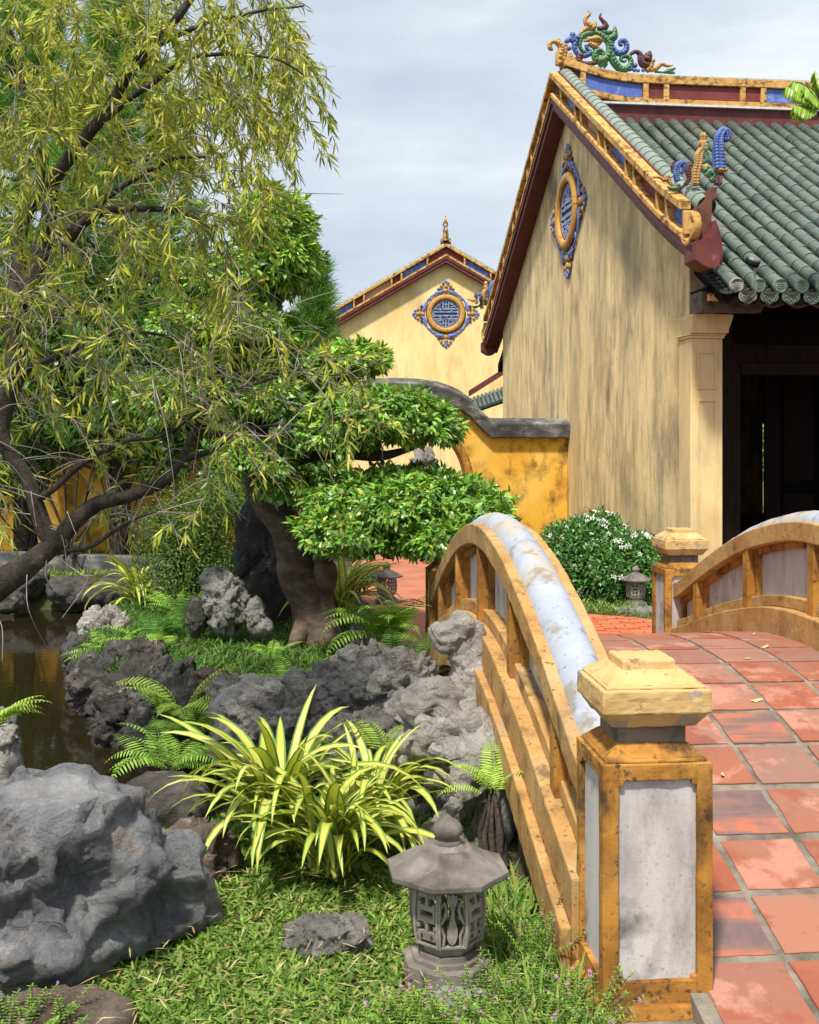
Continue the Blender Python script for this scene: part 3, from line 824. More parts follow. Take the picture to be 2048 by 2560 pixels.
def medallion_meshes(R=.64):
    me = {}
    mb = MB(); rg = [((.86*math.cos(a))*R, -.075, (.86*math.sin(a))*R) for a in [2*math.pi*k/40 for k in range(41)]]
    mb.tube(rg, .13*R, 10, cap=False); me['ring'] = mb.mesh('ring', M['ring'])
    mb = MB()
    for r_, w_ in ((1.0, .035), (.725, .03)):
        rg = [(r_*R*math.cos(a), -.035, r_*R*math.sin(a)) for a in [2*math.pi*k/40 for k in range(41)]]
        mb.tube(rg, w_*R, 6, cap=False)
    me['rim'] = mb.mesh('rim', M['maroon'])
    mb = MB(); disc = [(.74*R*math.cos(2*math.pi*k/32), .74*R*math.sin(2*math.pi*k/32)) for k in range(32)]
    mb.prism(disc, -.012, .01, lambda p, t: (p[0], t, p[1])); me['backing'] = mb.mesh('backing', M['lattice_back'])
    mb = MB()
    def bar(x0, x1, z0, z1): mb.box(x0*R, x1*R, -.045, -.0125, z0*R, z1*R)
    for v in (.255, .10, -.10, -.255):
        hw = math.sqrt(max(.70**2-v*v, 0)); bar(-hw, hw, v-.042, v+.042)
    bar(-.66, -.58, -.058, .058); bar(.58, .66, -.058, .058)
    for sx in (-.28, .28):
        bar(sx-.03, sx+.03, .142, .213); bar(sx-.03, sx+.03, -.213, -.142)
    for sg in (1, -1):
        for x in (-.145, 0, .145):
            a, b = sorted((sg*.30, sg*.66)); bar(x-.036, x+.036, a, b)
        a, b = sorted((sg*.46, sg*.52)); bar(-.10, .10, a, b)
        for sx in (1, -1):
            pts = [(sx*.60*math.cos(t)*R, -.03, sg*.60*math.sin(t)*R) for t in np.linspace(.52, 1.25, 7)]
            mb.tube(pts, .035*R, 5)
            pts = curve([(sx*.24*R, -.03, sg*.36*R), (sx*.40*R, -.03, sg*.36*R), (sx*.36*R, -.03, sg*.46*R), (sx*.25*R, -.03, sg*.47*R)], 3)
            mb.tube(pts, .03*R, 5)
    rg = [(.685*R*math.cos(a), -.03, .685*R*math.sin(a)) for a in [2*math.pi*k/40 for k in range(41)]]
    mb.tube(rg, .03*R, 5, cap=False)
    me['lattice'] = mb.mesh('lattice', M['lattice'])
    pieces = []
    class _P:
        def __init__(self, m): self.m = m
        def tube(self, *a, **k):
            mb = MB(); mb.tube(*a, **k); pieces.append(('scroll', mb.mesh('scroll', M[self.m])))
        def add(self, *a, **k):
            mb = MB(); mb.add(*a, **k); pieces.append(('boss', mb.mesh('boss', M[self.m])))
    B, O, W = _P('g_blueflat'), _P('g_ochre'), _P('g_brown')
    for q in range(4):
        a = q*math.pi/2; ca, sa = math.cos(a), math.sin(a)
        T = lambda u, v, d=-.045: (R*(ca*u-sa*v), d, R*(sa*u+ca*v))
        for u, v, r in ((0,1.66,.085),(-.14,1.58,.075),(.14,1.58,.075)): blob(B, T(u, v), r*R)
        for u, v, r in ((0,1.40,.11),(-.24,1.44,.085),(.24,1.44,.085),(0,1.20,.12),(0,1.52,.07)): blob(O, T(u, v), r*R)
        for u, v, r in ((-.37,1.25,.085),(.37,1.25,.085),(-.22,1.27,.07),(.22,1.27,.07)): blob(W, T(u, v), r*R)
        for sx in (1, -1):
            pts = curve([T(sx*.14, 1.22), T(sx*.24, 1.13), T(sx*.42, 1.10), T(sx*.60, 1.06)], 4)
            B.tube(pts, [r*R for r in rads((.05, .085, .07, .02), len(pts))], 6)
            blob(B, T(sx*.40, 1.13), .075*R)
            pts = curve([T(sx*.34, 1.03), T(sx*.62, .98), T(sx*.80, .86), T(sx*.83, .76)], 4)
            B.tube(pts, [r*R for r in rads((.045, .04, .03, .03), len(pts))], 5)
            pts = curve([T(sx*.80, .80), T(sx*.76, .68), T(sx*.70, .73)], 4)
            B.tube(pts, .028*R, 5)
    return list(me.items()) + pieces
MED = medallion_meshes()

# dragon on the ridge, laid out along local x, thickness in y
def dragon_meshes():
    pieces = []
    class _P:
        def __init__(self, m): self.m = m
        def tube(self, *a, **k):
            mb = MB(); mb.tube(*a, **k); pieces.append(('dragon_scroll', mb.mesh('dragon_scroll', M[self.m])))
        def add(self, *a, **k):
            mb = MB(); mb.add(*a, **k); pieces.append(('dragon_boss', mb.mesh('dragon_boss', M[self.m])))
    col = {k: _P(k) for k in ('g_green', 'g_ochre', 'g_blue', 'g_brown')}
    def D(zx, zy, dy=0.0):
        xp, yp = 1360+zx/4.79, 10+zy/4.79
        xl = hloc(xp, AP)
        return Vector((xl, dy, hz(xl, AP, yp)))
    U = 18.4/F/4.79
    def T(c, pts, r, n=4, sx=1.25):
        p = curve([D(*q) for q in pts], n)
        col[c].tube(p, [k*U*1.18 for k in rads(r, len(p))], 8, sx=1.0)
        pts2, rr2 = p, [k*U*1.18 for k in rads(r, len(p))]
        mbs = MB()
        for j in range(1, len(pts2)-1, 2):
            if rr2[j] > .018:
                for sg in (-1, 1): blob(mbs, (pts2[j].x, sg*rr2[j]*.75, pts2[j].z), rr2[j]*.55, flat=.9, n=6)
        if mbs.v: pieces.append(('dragon_scales', mbs.mesh('dragon_scales', M[c])))
    def Bb(c, zx, zy, r): blob(col[c], D(zx, zy), r*U, flat=1.2)
    g, o, b, w_ = 'g_green', 'g_ochre', 'g_blue', 'g_brown'
    T(g, [(690,600),(660,590),(640,630),(670,660),(710,620),(690,560),(640,560),(605,610),(640,680),(720,670),(775,600),(790,520),(770,450),(720,400),(640,355),(560,350),(480,370),(440,430),(430,500),(460,560),(520,585)], (14,20,20,24,34,40,42,40,34,30,26,22,18))
    T(g, [(740,660),(700,720),(655,765)], (34,26,14)); T(g, [(720,690),(750,720),(720,765)], (18,16,10))
    T(g, [(800,540),(820,650),(860,720),(920,775),(1000,770),(1045,700),(1015,635),(950,625),(920,665),(960,690),(985,670)], (30,44,44,36,32,28,24,20,16,12))
    T(g, [(780,420),(840,390),(850,320),(850,255)], (40,42,28,4)); T(g, [(740,430),(800,440),(860,390)], (20,26,10)); T(g, [(690,330),(760,340),(820,330)], (20,28,14))
    T(o, [(530,68),(548,120),(505,165),(500,215),(540,255),(590,300)], (5,16,22,26,44,48)); T(o, [(612,200),(612,250),(580,300)], (6,24,34)); T(o, [(560,270),(490,310),(440,350),(425,385)], (34,26,20,10))
    T(o, [(510,300),(512,380),(500,410),(530,425)], (20,16,14,6))
    T(w_, [(690,105),(672,155),(705,200),(738,245),(710,290),(640,290)], (5,16,22,28,32,20)); T(w_, [(780,250),(740,290),(690,320)], (6,24,14))
    T(o, [(478,445),(540,430),(610,420),(660,420),(712,445)], (8,24,44,34,14)); T(o, [(540,470),(600,500),(640,520),(672,545)], (26,36,22,8)); T(o, [(690,460),(650,480),(600,480)], (8,20,26)); Bb('g_blue', 612, 437, 16)
    T(b, [(390,440),(365,510),(400,590),(470,620),(545,600),(558,545)], (34,30,28,28,24,14)); Bb(b, 412, 400, 36); Bb(b, 345, 372, 38); T(b, [(320,335),(340,390),(360,440)], (4,30,34)); Bb(b, 282, 440, 34); T(b, [(245,460),(300,420),(350,450)], (8,26,24)); Bb(b, 303, 532, 28)
    T(b, [(510,490),(520,540),(560,560)], (24,22,10)); T(b, [(590,520),(595,570)], (12,3))
    T(w_, [(440,610),(415,670),(450,715),(540,720),(650,690)], (40,38,36,30,20)); Bb(w_, 460, 610, 28)
    T(o, [(110,545),(75,530),(75,470),(125,450),(185,480),(215,540),(190,620),(185,730)], (12,26,24,22,36,42,46,44)); T(o, [(175,405),(180,440),(190,490)], (4,22,24)); T(o, [(255,485),(255,560),(235,640),(230,710)], (24,28,34,34)); T(o, [(315,590),(325,650),(360,700),(400,745)], (20,36,40,24)); Bb(o, 285, 640, 26)
    T(b, [(800,450),(820,520),(880,585),(960,575),(995,510),(965,440),(915,450),(915,490),(945,490)], (28,32,34,32,30,28,24,20,10)); Bb(b, 820, 510, 28); T(b, [(790,520),(810,470),(845,460)], (12,24,10))
    T(w_, [(1040,650),(1040,600),(1100,570),(1150,600),(1165,670),(1190,720),(1250,730)], (12,18,22,30,42,44,30)); T(w_, [(1275,560),(1255,610),(1230,670)], (4,44,46)); T(w_, [(1135,550),(1150,590)], (4,24))
    for x, y, r in ((1035,775,32),(1090,735,34),(1085,790,26),(1130,795,24),(1190,790,26)): Bb(b, x, y, r)
    Bb(o, 1303, 680, 34); T(o, [(1290,710),(1270,760),(1230,800)], (30,32,26)); T(o, [(1260,790),(1340,770),(1410,720),(1480,740),(1548,730)], (24,30,22,18,5)); Bb(o, 1285, 790, 26)
    T(g, [(1440,815),(1500,800),(1578,765)], (12,26,8)); T(g, [(1460,790),(1510,815),(1570,825)], (8,22,10)); T(g, [(1330,812),(1560,826)], (12,12))
    return pieces
DRAGON = dragon_meshes()
def ornament_meshes():
    """glazed figures on the verge end, seen against the roof; origin at its foot on the verge"""
    pieces = []
    class _P:
        def __init__(self, m): self.m = m
        def tube(self, *a, **k):
            mb = MB(); mb.tube(*a, **k); pieces.append(('figure', mb.mesh('figure', M[self.m])))
        def add(self, *a, **k):
            mb = MB(); mb.add(*a, **k); pieces.append(('figure', mb.mesh('figure', M[self.m])))
    col = {k: _P(k) for k in ('g_green', 'g_ochre', 'g_blue', 'g_brown')}
    U = 12.5/F/5.13
    x0 = hloc(1740, -.45)
    def D(zx, zy, dy=0.0):
        xp, yp = 1640+zx/5.13, 300+zy/5.13
        xl = hloc(xp, -.45)
        return Vector((xl, dy, hz(xl, -.45, yp)))
    def T(c, pts, r, dy=0.0, n=4):
        p = curve([D(q[0], q[1], dy + (q[2] if len(q) > 2 else 0)) for q in pts], n)
        R2 = [k*U*1.2 for k in rads(r, len(p))]
        col[c].tube(p, R2, 8)
        mbs = MB()
        for j in range(1, len(p)-1):
            if R2[j] > .010:
                for sg in (-1, 1): blob(mbs, (p[j].x+sg*R2[j]*.45, p[j].y-R2[j]*.7, p[j].z), R2[j]*.5, flat=.9, n=6)
        if mbs.v: pieces.append(('figure_scales', mbs.mesh('figure_scales', M[c])))
    def Bb(c, zx, zy, r, dy=0.0): blob(col[c], D(zx, zy, dy), r*U, flat=1.2)
    T('g_blue', [(750,680),(745,520),(740,360),(765,230),(820,165),(868,210),(845,290),(820,280)], (66,64,58,48,40,38,32,14), -.12)
    T('g_ochre', [(600,165),(602,215),(600,270)], (24,40,30), 0); T('g_ochre', [(650,270),(590,290),(610,360),(550,450),(540,560),(510,700),(505,840)], (20,40,44,48,46,44,40), 0)
    T('g_green', [(640,280),(620,380),(560,420)], (6,36,20), -.02); T('g_green', [(660,420),(640,520),(600,560)], (10,24,12), -.02)
    T('g_green', [(600,740),(650,690),(720,740),(660,810)], (26,34,38,30), -.1); T('g_ochre', [(690,650),(760,680),(845,680)], (22,36,18), -.15); T('g_brown', [(740,860),(740,780),(800,710)], (46,40,20), -.12)
    T('g_blue', [(350,740),(330,640),(360,530),(420,500),(440,560),(400,640)], (34,34,34,32,26,16), .18); T('g_brown', [(320,470),(305,540),(310,620)], (10,28,20), .22); T('g_brown', [(490,540),(450,620),(470,720),(420,800)], (30,34,28,24), .1)
    T('g_ochre', [(80,650),(170,655),(230,690),(270,640),(300,740)], (10,18,26,26,20), .3); T('g_green', [(225,800),(300,830),(390,790)], (10,30,22), .2); Bb('g_ochre', 620, 620, 46, -.05); Bb('g_green', 590, 660, 34, -.1)
    return pieces
ORN = ornament_meshes()

def put_parts(parent, name, meshes, subname, loc=(0,0,0), rot=(0,0,0), scale=None):
    p = link(name, None, parent, loc, rot, scale)
    for k, me in meshes: link(k, me, p)
    return p

PAN_SEQ = [('panel_blue', .80), ('panel_red', .27), ('panel_tan', .85), ('panel_red', .27), ('panel_blue', .85), ('panel_red', .27), ('panel_red', .80), ('panel_red', .27), ('panel_blue', .52)]
def gable_set(h, wall_mat, full):
    # wall
    mb = MB(); poly = [(.0, 0), (.0, Lz(0)+.1), (AP, Lz(AP)+.1), (2*AP, Lz(2*AP)+.1), (2*AP, 0)]
    mb.prism(poly, 0, .28, lambda p, t: (t, p[0], p[1])); ob('gable_wall', mb, wall_mat, h)
    vg = link('gable_verge', None, h)
    ysn = [-.85+ (AP+.85)*i/20 for i in range(21)]
    half1 = [(y, Lz(y)) for y in ysn]; half2 = [(2*AP-y, z) for y, z in half1[::-1]]
    whole = half1 + half2[1:]
    mb = MB(); mb.strip(whole, 0, .20, -.27, .05); bevel(ob('verge_board', mb, M['maroon'], vg), .01)
    mb = MB(); mb.strip(whole, .12, .203, -.30, -.2705); ob('verge_moulding', mb, M['maroon'], vg)
    mb = MB(); mb.strip(whole[2:-2], .2035, .64, -.19, .045); ob('verge_core', mb, M['maroon'], vg)
    mb = MB(); mb.strip(whole[1:-1], .204, .275, -.315, -.1905); bevel(ob('lower_trim', mb, M['trim'], vg), .008)
    mb = MB(); mb.strip(whole[1:-1], .52, .62, -.325, -.1905); bevel(ob('upper_trim', mb, M['trim'], vg), .008)
    # dividers and panels, both slopes
    for sd_ in (0, 1):
        y = AP-.58
        Y_ = (lambda q: q) if sd_ == 0 else (lambda q: 2*AP-q)
        def seg(y0, y1, lo, hi, x0, x1):
            p = sorted([(Y_(y0), Lz(y0)), (Y_((y0+y1)/2), Lz((y0+y1)/2)), (Y_(y1), Lz(y1))])
            m_ = MB(); m_.strip(p, lo, hi, x0, x1); return m_
        ob('divider', seg(y-.055, y, .2755, .5195, -.305, -.1905), M['trim'], vg)
        y -= .055
        for mname, ln in PAN_SEQ:
            ob('verge_panel', seg(y-ln+.02, y-.02, .29, .505, -.205, -.1908), M[mname], vg)
            ob('divider', seg(y-ln-.055, y-ln, .2755, .5195, -.305, -.1905), M['trim'], vg)
            y -= ln+.055
    p = [(AP-.56, Lz(AP-.56)), (AP, Lz(AP)), (AP+.56, Lz(AP+.56))]
    mb = MB(); mb.strip(p, .29, .505, -.205, -.1908); ob('verge_panel', mb, M['panel_red'], vg)
    # prow ends
    for sd_ in (0, 1):
        f_ = -1 if sd_ == 0 else 1
        y0 = -.85 if sd_ == 0 else 2*AP+.85
        z0 = Lz(-.85)
        mb = MB()
        prow = [(q.x, q.y) for q in curve([(-.30,.03,0),(-.20,-.035,0),(-.11,-.055,0),(-.045,-.015,0),(-.018,.09,0),(-.012,.20,0),(-.035,.34,0),(-.085,.47,0)], 4)] + [(q.x, q.y) for q in curve([(-.105,.40,0),(-.15,.31,0),(-.22,.255,0),(-.30,.235,0)], 4)]
        ya, yb = sorted((y0+f_*.12, y0-f_*.22))
        mb.prism(prow, ya, yb, lambda p, t: (p[0], t, z0+p[1])); bevel(ob('prow', mb, M['maroon'], vg), .02, 3)
        mb = MB()
        ya, yb = sorted((y0-f_*.04, y0-f_*.40))
        blk = [(-.19, .17), (-.07, .19), (-.06, .62), (-.055, .70), (-.01, .76), (.0, .85), (-.06, .85), (-.12, .72), (-.19, .64)]
        mb.prism(blk, ya, yb, lambda p, t: (p[0], t, z0+p[1])); bevel(ob('verge_end', mb, M['brown_end'], vg), .012)
        # curled trim closing the panel band
        pts = curve([(-.25, y0-f_*.46, Lz(-.39)+.24), (-.25, y0-f_*.20, z0+.25), (-.25, y0-f_*.02, z0+.34), (-.25, y0+f_*.03, z0+.46), (-.25, y0-f_*.05, z0+.55), (-.25, y0-f_*.10, z0+.47)], 4)
        mb = MB(); mb.tube(pts, rads((.05, .06, .055, .05, .04, .02), len(pts)), 8); ob('curl', mb, M['trim'], vg)
    # cover tiles along the verge
    tb = MB()
    tb.tube([(0, 0, 0), (0, .215, 0)], [.108, .102], 12, 0); tb.tube([(0, .0, 0), (0, .018, 0)], [.1095, .1095], 12, 1)
    tme = tb.mesh('verge_tile', [M['tile_light'], M['tile_rim']])
    for sd_ in (0, 1):
        y = -.70
        while y < AP-.1:
            sl = math.atan2(Lz(y+.1)-Lz(y-.1), .2)
            yy = y if sd_ == 0 else 2*AP-y
            link('verge_tile', tme, vg, (-.075, yy, Lz(y)+.60), (sl, 0, 0 if sd_ == 0 else math.pi))
            y += .21*math.cos(sl)
    put_parts(h, 'medallion', MED, None, (0, AP, 5.50), (0, 0, -math.pi/2), (1, .62, 1))
    return vg
def ridge_set(h, length, pans):
    rd = link('ridge', None, h)
    def lift(x): return .26*max(0, (1.25-x)/1.4)**2
    xs_ = [-.12, .1, .3, .5, .7, .9, 1.1, 1.3, 2] + [2+k*1.0 for k in range(1, int(length)-1)]
    pth = [(x, lift(x)) for x in xs_]
    def st(lo, hi, w_, m, nm, bv=0, sub=None):
        mb = MB(); mb.strip(sub or pth, lo, hi, AP-w_, AP+w_, ax=1)
        o = ob(nm, mb, M[m], rd)
        if bv: bevel(o, bv)
    mb = MB(); mb.strip([(x, 0) for x, _ in pth[1:]], 6.85, 7.235, AP-.13, AP+.13, ax=1); ob('ridge_base', mb, M['maroon'], rd)
    mb = MB(); mb.strip([(x, 0) for x, _ in pth[1:]], 7.2355, 7.27, AP-.20, AP+.20, ax=1); ob('white_line', mb, M['white_line'], rd)
    st(7.2705, 7.35, .175, 'trim', 'lower_trim', .008); st(7.60, 7.73, .175, 'trim', 'upper_trim', .008)
    st(7.2705, 7.65, .105, 'maroon', 'ridge_core')
    for (x0, x1, mname) in pans:
        n = 6; p = [(x0+(x1-x0)*i/n, lift(x0+(x1-x0)*i/n)) for i in range(n+1)]
        mb = MB(); mb.strip(p, 7.37, 7.585, AP-.125, AP-.1055, ax=1); ob('ridge_panel', mb, M[mname], rd)
    ends = [pans[0][0]-.06] + [(a[1]+b[0])/2 for a, b in zip(pans[:-1], pans[1:])] + [pans[-1][1]+.06]
    for x in ends:
        mb = MB(); p = [(x-.045, lift(x-.045)), (x+.045, lift(x+.045))]; mb.strip(p, 7.351, 7.599, AP-.165, AP+.165, ax=1); ob('divider', mb, M['trim'], rd)
    tb = MB(); tb.tube([(0, 0, 0), (.30, 0, 0)], [.058, .055], 10, 0); tb.tube([(0, 0, 0), (.015, 0, 0)], [.0595, .0595], 10, 1)
    tme = tb.mesh('ridge_tile', [M['tile_light'], M['tile_rim']])
    x = .05
    while x < length-.5:
        sl = -math.atan2(lift(x+.3)-lift(x), .3)
        link('ridge_tile', tme, rd, (x, AP, 7.745+lift(x)), (0, sl, 0)); x += .298
    put_parts(h, 'ridge_dragon', DRAGON, 'dragon_scroll', (0, AP, 0))

HALL = thing('temple_hall', 'large ochre temple hall with weathered gable, green tube tiles and dragon ridge', 'building', (HX, HY, 0), ANG)
gable_set(HALL, M['gable'], True)
ridge_set(HALL, 9.5, [(.25, 1.19, 'panel_blue'), (1.306, 1.546, 'panel_red'), (1.649, 2.865, 'panel_red'), (2.95, 3.215, 'panel_red'), (3.32, 4.30, 'panel_blue'), (4.42, 4.68, 'panel_red'), (4.8, 6.0, 'panel_red'), (6.1, 6.36, 'panel_red'), (6.46, 7.4, 'panel_blue')])
put_parts(HALL, 'verge_ornament', ORN, 'figure', (0, -.45, 0))
put_parts(HALL, 'verge_ornament', ORN, 'figure', (-.26, 2*AP+.45, -.02), (0, 0, 0), (1, -1, 1))

# roof
roof = link('roof', None, HALL)
EY, RY = -.80, AP-.14
EZ, RZ = 3.44, 6.97
def rz_(y):
    w_ = (y-EY)/(RY-EY)
    return EZ + (RZ-EZ)*(.93*w_ + .07*w_*w_)
nseg = 30
ysl = [EY+(RY-EY)*i/nseg for i in range(nseg+1)]
mb = MB(); mb.strip([(y, rz_(y)) for y in ysl], -.20, -.085, .051, 9.6); mb.strip([(2*AP-y, rz_(y)) for y in ysl[::-1]], -.20, -.04, .051, 9.6)
ob('roof_deck', mb, M['wood_dark'], roof)
sl0 = math.atan2(RZ-EZ, RY-EY)
seglen = math.hypot(RY-EY, RZ-EZ)/nseg
tb = MB()
n = 12
tb.tube([(0, -.012, 0), (0, seglen, 0)], [.081, .074], n, 0, cap=False); tb.tube([(0, -.014, 0), (0, .003, 0)], [.0830, .0825], n, 1)
seg_me = tb.mesh('tube_tile', [M['tile_green'], M['tile_rim']])
cols_x = [.22+.248*k for k in range(28)]
cand = []
for k, x in enumerate(cols_x):
    for i in range(nseg):
        y = ysl[i]; z = rz_(y)
        X = HX + _c*x - _s*y; Y = HY + _s*x + _c*y
        xp = 1024 + X/Y*F
        cand.append((Y if xp < 2065 else 900+Y, x, y, z, i))
cand.sort()
stuff = MB()
for j, (_, x, y, z, i) in enumerate(cand):
    i2 = min(i, nseg-1)
    sl = math.atan2(rz_(ysl[i2]+.18)-rz_(ysl[i2]), .18)
    if j < 300:
        link('tube_tile', seg_me, roof, (x+random.uniform(-.004,.004), y, z+random.uniform(-.004,.006)), (sl+random.uniform(-.012,.012), random.uniform(-.02,.02), random.uniform(-.025,.025)))
    else:
        d = Vector((0, math.cos(sl), math.sin(sl))); p = Vector((x, y, z))
        stuff.tube([p, p+d*seglen], [.081, .074], 10, 0, cap=False); stuff.tube([p-d*.002, p+d*.015], [.0830, .0825], 10, 1)
tag(ob('tube_tiles', stuff, [M['tile_green'], M['tile_rim']], roof), kind='stuff')
# pan tiles between the tubes, stepped
pan = MB()
for x in [c+.124 for c in cols_x] + [.10]:
    st = 64
    for i in range(st):
        y0 = EY-.03+(RY-EY)*i/st; y1 = y0+(RY-EY)/st*1.25
        z0, z1 = rz_(max(y0, EY))-.045, rz_(y1)-.085
        v = []
        for (yy, zz) in ((y0, z0-.03), (y0, z0), (y1, z1)):
            for q in (-.085, -.045, 0, .045, .085):
                v.append((x+q, yy - (0 if abs(q) > .05 else .012), zz - .028*(1-(q/.085)**2)))
        fs = [(r*5+c, r*5+c+1, r*5+5+c+1, r*5+5+c) for r in range(2) for c in range(4)]
        pan.add(v, fs)
tag(ob('pan_tiles', pan, M['tile_pan'], roof), kind='stuff')
# round end tiles and lobed drip tiles
db = MB()
db.lathe([(.0835, 0), (.0835, .03), (.075, .036)], 18)
for r in (.068, .045): db.tube([(r*math.cos(a), r*math.sin(a), .036) for a in [2*math.pi*k/18 for k in range(19)]], .005, 5, cap=False)
for v in (-.022, 0, .022): db.box(-.034, .034, v-.006, v+.006, .034, .042)
disc_me = db.mesh('end_disc', M['tile_end'])
disc_old = disc_me.copy(); disc_old.materials[0] = M['tile_weathered']
lob = []
for k in range(25):
    a = math.pi + math.pi*k/24
    r = .098 + .012*abs(math.sin(3*a*1.0))
    lob.append((r*math.cos(a)*1.0, .035 + r*math.sin(a)*1.05))
lob += [(.098, .05), (-.098, .05)]
dm = MB(); dm.prism(lob, -.012, .006, lambda p, t: (p[0], t, p[1]))
for sx in (1, -1):
    pts = curve([(sx*.01, -.016, -.045), (sx*.05, -.016, -.03), (sx*.065, -.016, .005), (sx*.035, -.016, .015), (sx*.03, -.016, -.01)], 4); dm.tube(pts, .006, 5)
dm.tube([(-.085, -.014, .03), (-.05, -.014, -.05), (0, -.014, -.068), (.05, -.014, -.05), (.085, -.014, .03)], .006, 5)
blob(dm, (0, -.014, -.02), .014)
drip_me = dm.mesh('drip_tile', M['tile_end']); drip_old = drip_me.copy(); drip_old.materials[0] = M['tile_weathered']
sag = -.03
for k, x in enumerate(cols_x[:10]):
    link('end_disc', disc_old if k == 0 else disc_me, roof, (x, EY+.005, EZ+.0), (math.pi/2, random.uniform(-.3, .3)*0, 0))
    link('drip_tile', drip_old if k == 0 else drip_me, roof, (x+.124, EY-.01, EZ-.125), (.12, random.uniform(-.04,.04), 0))

# corner pilaster
PW = .385
pil = link('pilaster', None, HALL)
mb = MB(); mb.box(-.004, PW, -.03, .35, 0, 2.93); bevel(ob('pilaster_shaft', mb, M['pilaster'], pil), .012)
for z0, z1 in ((2.34, 2.78), (.25, 2.22)):
    mb = MB()
    for (x0, x1, a, b) in ((.075, .10, z0, z1), (.285, .31, z0, z1), (.1005, .2845, z1-.025, z1), (.1005, .2845, z0, z0+.025)):
        mb.box(x0, x1, -.046, -.0305, a, b)
    bevel(ob('panel_moulding', mb, M['pilaster'], pil), .005)
mb = MB()
mb.box(-.02, PW+.015, -.05, .36, 2.93, 2.96); mb.box(-.03, PW+.03, -.065, .37, 2.9605, 2.985)
pr = [(-.02, 2.985), (PW+.03, 2.985), (PW+.035, 3.03), (PW+.06, 3.10), (PW+.085, 3.17), (PW+.085, 3.20), (-.02, 3.20)]
mb.prism(pr, -.13, .36, lambda p, t: (p[0], t, p[1])); bevel(ob('capital', mb, M['pilaster'], pil), .008)
# carved beam and fascia under the eave
mb = MB()
pts = [(.0, 3.20), (.70, 3.20), (.74, 3.27)]
x = .74
while x < 6:
    for k in range(1, 9): pts.append((x+.30*k/8, 3.27 + .055*abs(math.sin(math.pi*k/8*1.0))*(-1 if True else 1) + .05))
    x += .30
    pts.append((x+.005, 3.34))
pts += [(6.2, 3.43), (0.0, 3.43)]
mb.prism(pts, -.36, -.24, lambda p, t: (p[0], t, p[1]))
bm_ = ob('carved_beam', mb, M['wood_carved'], HALL)
mb = MB()
mb.tube(curve([(.18,-.37,3.33),(.24,-.37,3.38),(.32,-.37,3.36),(.33,-.37,3.29),(.28,-.37,3.28),(.27,-.37,3.32)], 4), .012, 6)
for k in range(18):
    x = .38+.30*k
    mb.tube(curve([(x,-.37,3.36),(x+.08,-.37,3.30),(x+.17,-.37,3.28),(x+.25,-.37,3.32),(x+.22,-.37,3.37),(x+.18,-.37,3.34)], 4), rads((.008,.02,.022,.016,.012,.006), 21), 6)
ob('beam_carving', mb, M['wood_carved'], bm_)
mb = MB(); mb.box(0, 9.5, -.60, -.52, 3.30, 3.37); ob('fascia', mb, M['trim'], HALL)
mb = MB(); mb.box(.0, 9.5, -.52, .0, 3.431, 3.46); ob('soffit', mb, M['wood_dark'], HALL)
mb = MB(); mb.box(-.003, .24, -.24, .0, 3.20, 3.43); ob('beam_end', mb, M['wood_carved'], HALL)
# timber front, recessed
yf = .55
xa, xb = hloc(1806, yf), hloc(1832, yf); xc, xd = xb, hloc(1856, yf)
fr = link('timber_front', None, HALL)
for (a, b, yy, mt) in ((xa-.02, xb, yf, 'wood_brown'), (xb+.002, xd, yf+.05, 'wood_brown')):
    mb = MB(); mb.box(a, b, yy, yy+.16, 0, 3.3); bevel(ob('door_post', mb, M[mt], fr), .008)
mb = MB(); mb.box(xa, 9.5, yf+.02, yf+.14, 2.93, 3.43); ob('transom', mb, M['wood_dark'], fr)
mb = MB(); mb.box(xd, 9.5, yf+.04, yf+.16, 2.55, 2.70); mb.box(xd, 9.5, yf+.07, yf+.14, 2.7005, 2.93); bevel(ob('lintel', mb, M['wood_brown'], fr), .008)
br_x = hloc(1856, yf)
mb = MB(); mb.prism([(br_x, .42), (br_x-.03, .62), (br_x-.05, .70), (br_x+.0, .74), (br_x-.12, .30)][::-1], yf-.02, yf+.03, lambda p, t: (p[0], t, p[1]))
mb = MB(); mb.box(hloc(1914, 4.2), hloc(1950, 4.2), 4.2, 4.26, 0, 3.4); ob('door_leaf', mb, M['wood_brown'], fr)
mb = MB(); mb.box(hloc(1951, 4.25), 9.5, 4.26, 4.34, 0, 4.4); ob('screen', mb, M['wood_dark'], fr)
for k in range(4):
    x0 = hloc(1962, 4.2)+.62*k
    mb = MB(); mb.box(x0, x0+.50, 4.235, 4.259, .35, .9); mb.box(x0, x0+.50, 4.235, 4.259, 1.1, 2.9); bevel(ob('screen_panel', mb, M['wood_brown'], fr), .01)
# other walls, floor
mb = MB()
ga, gb = hloc(1903, 2*AP-.2), hloc(1925, 2*AP-.2)
mb.box(.28, ga, 2*AP-.28, 2*AP, 0, 4.2); mb.box(gb, 9.6, 2*AP-.28, 2*AP, 0, 4.2); mb.box(ga, gb, 2*AP-.28, 2*AP, 2.1, 4.2)
mb.box(9.3, 9.6, 0, 2*AP-.28, 0, 6.6)
ob('rear_wall', mb, M['gable'], HALL)
mb = MB(); mb.box(0.0, 9.5, -.35, 2*AP, -.02, .18); ob('floor_slab', mb, M['concrete'], HALL)

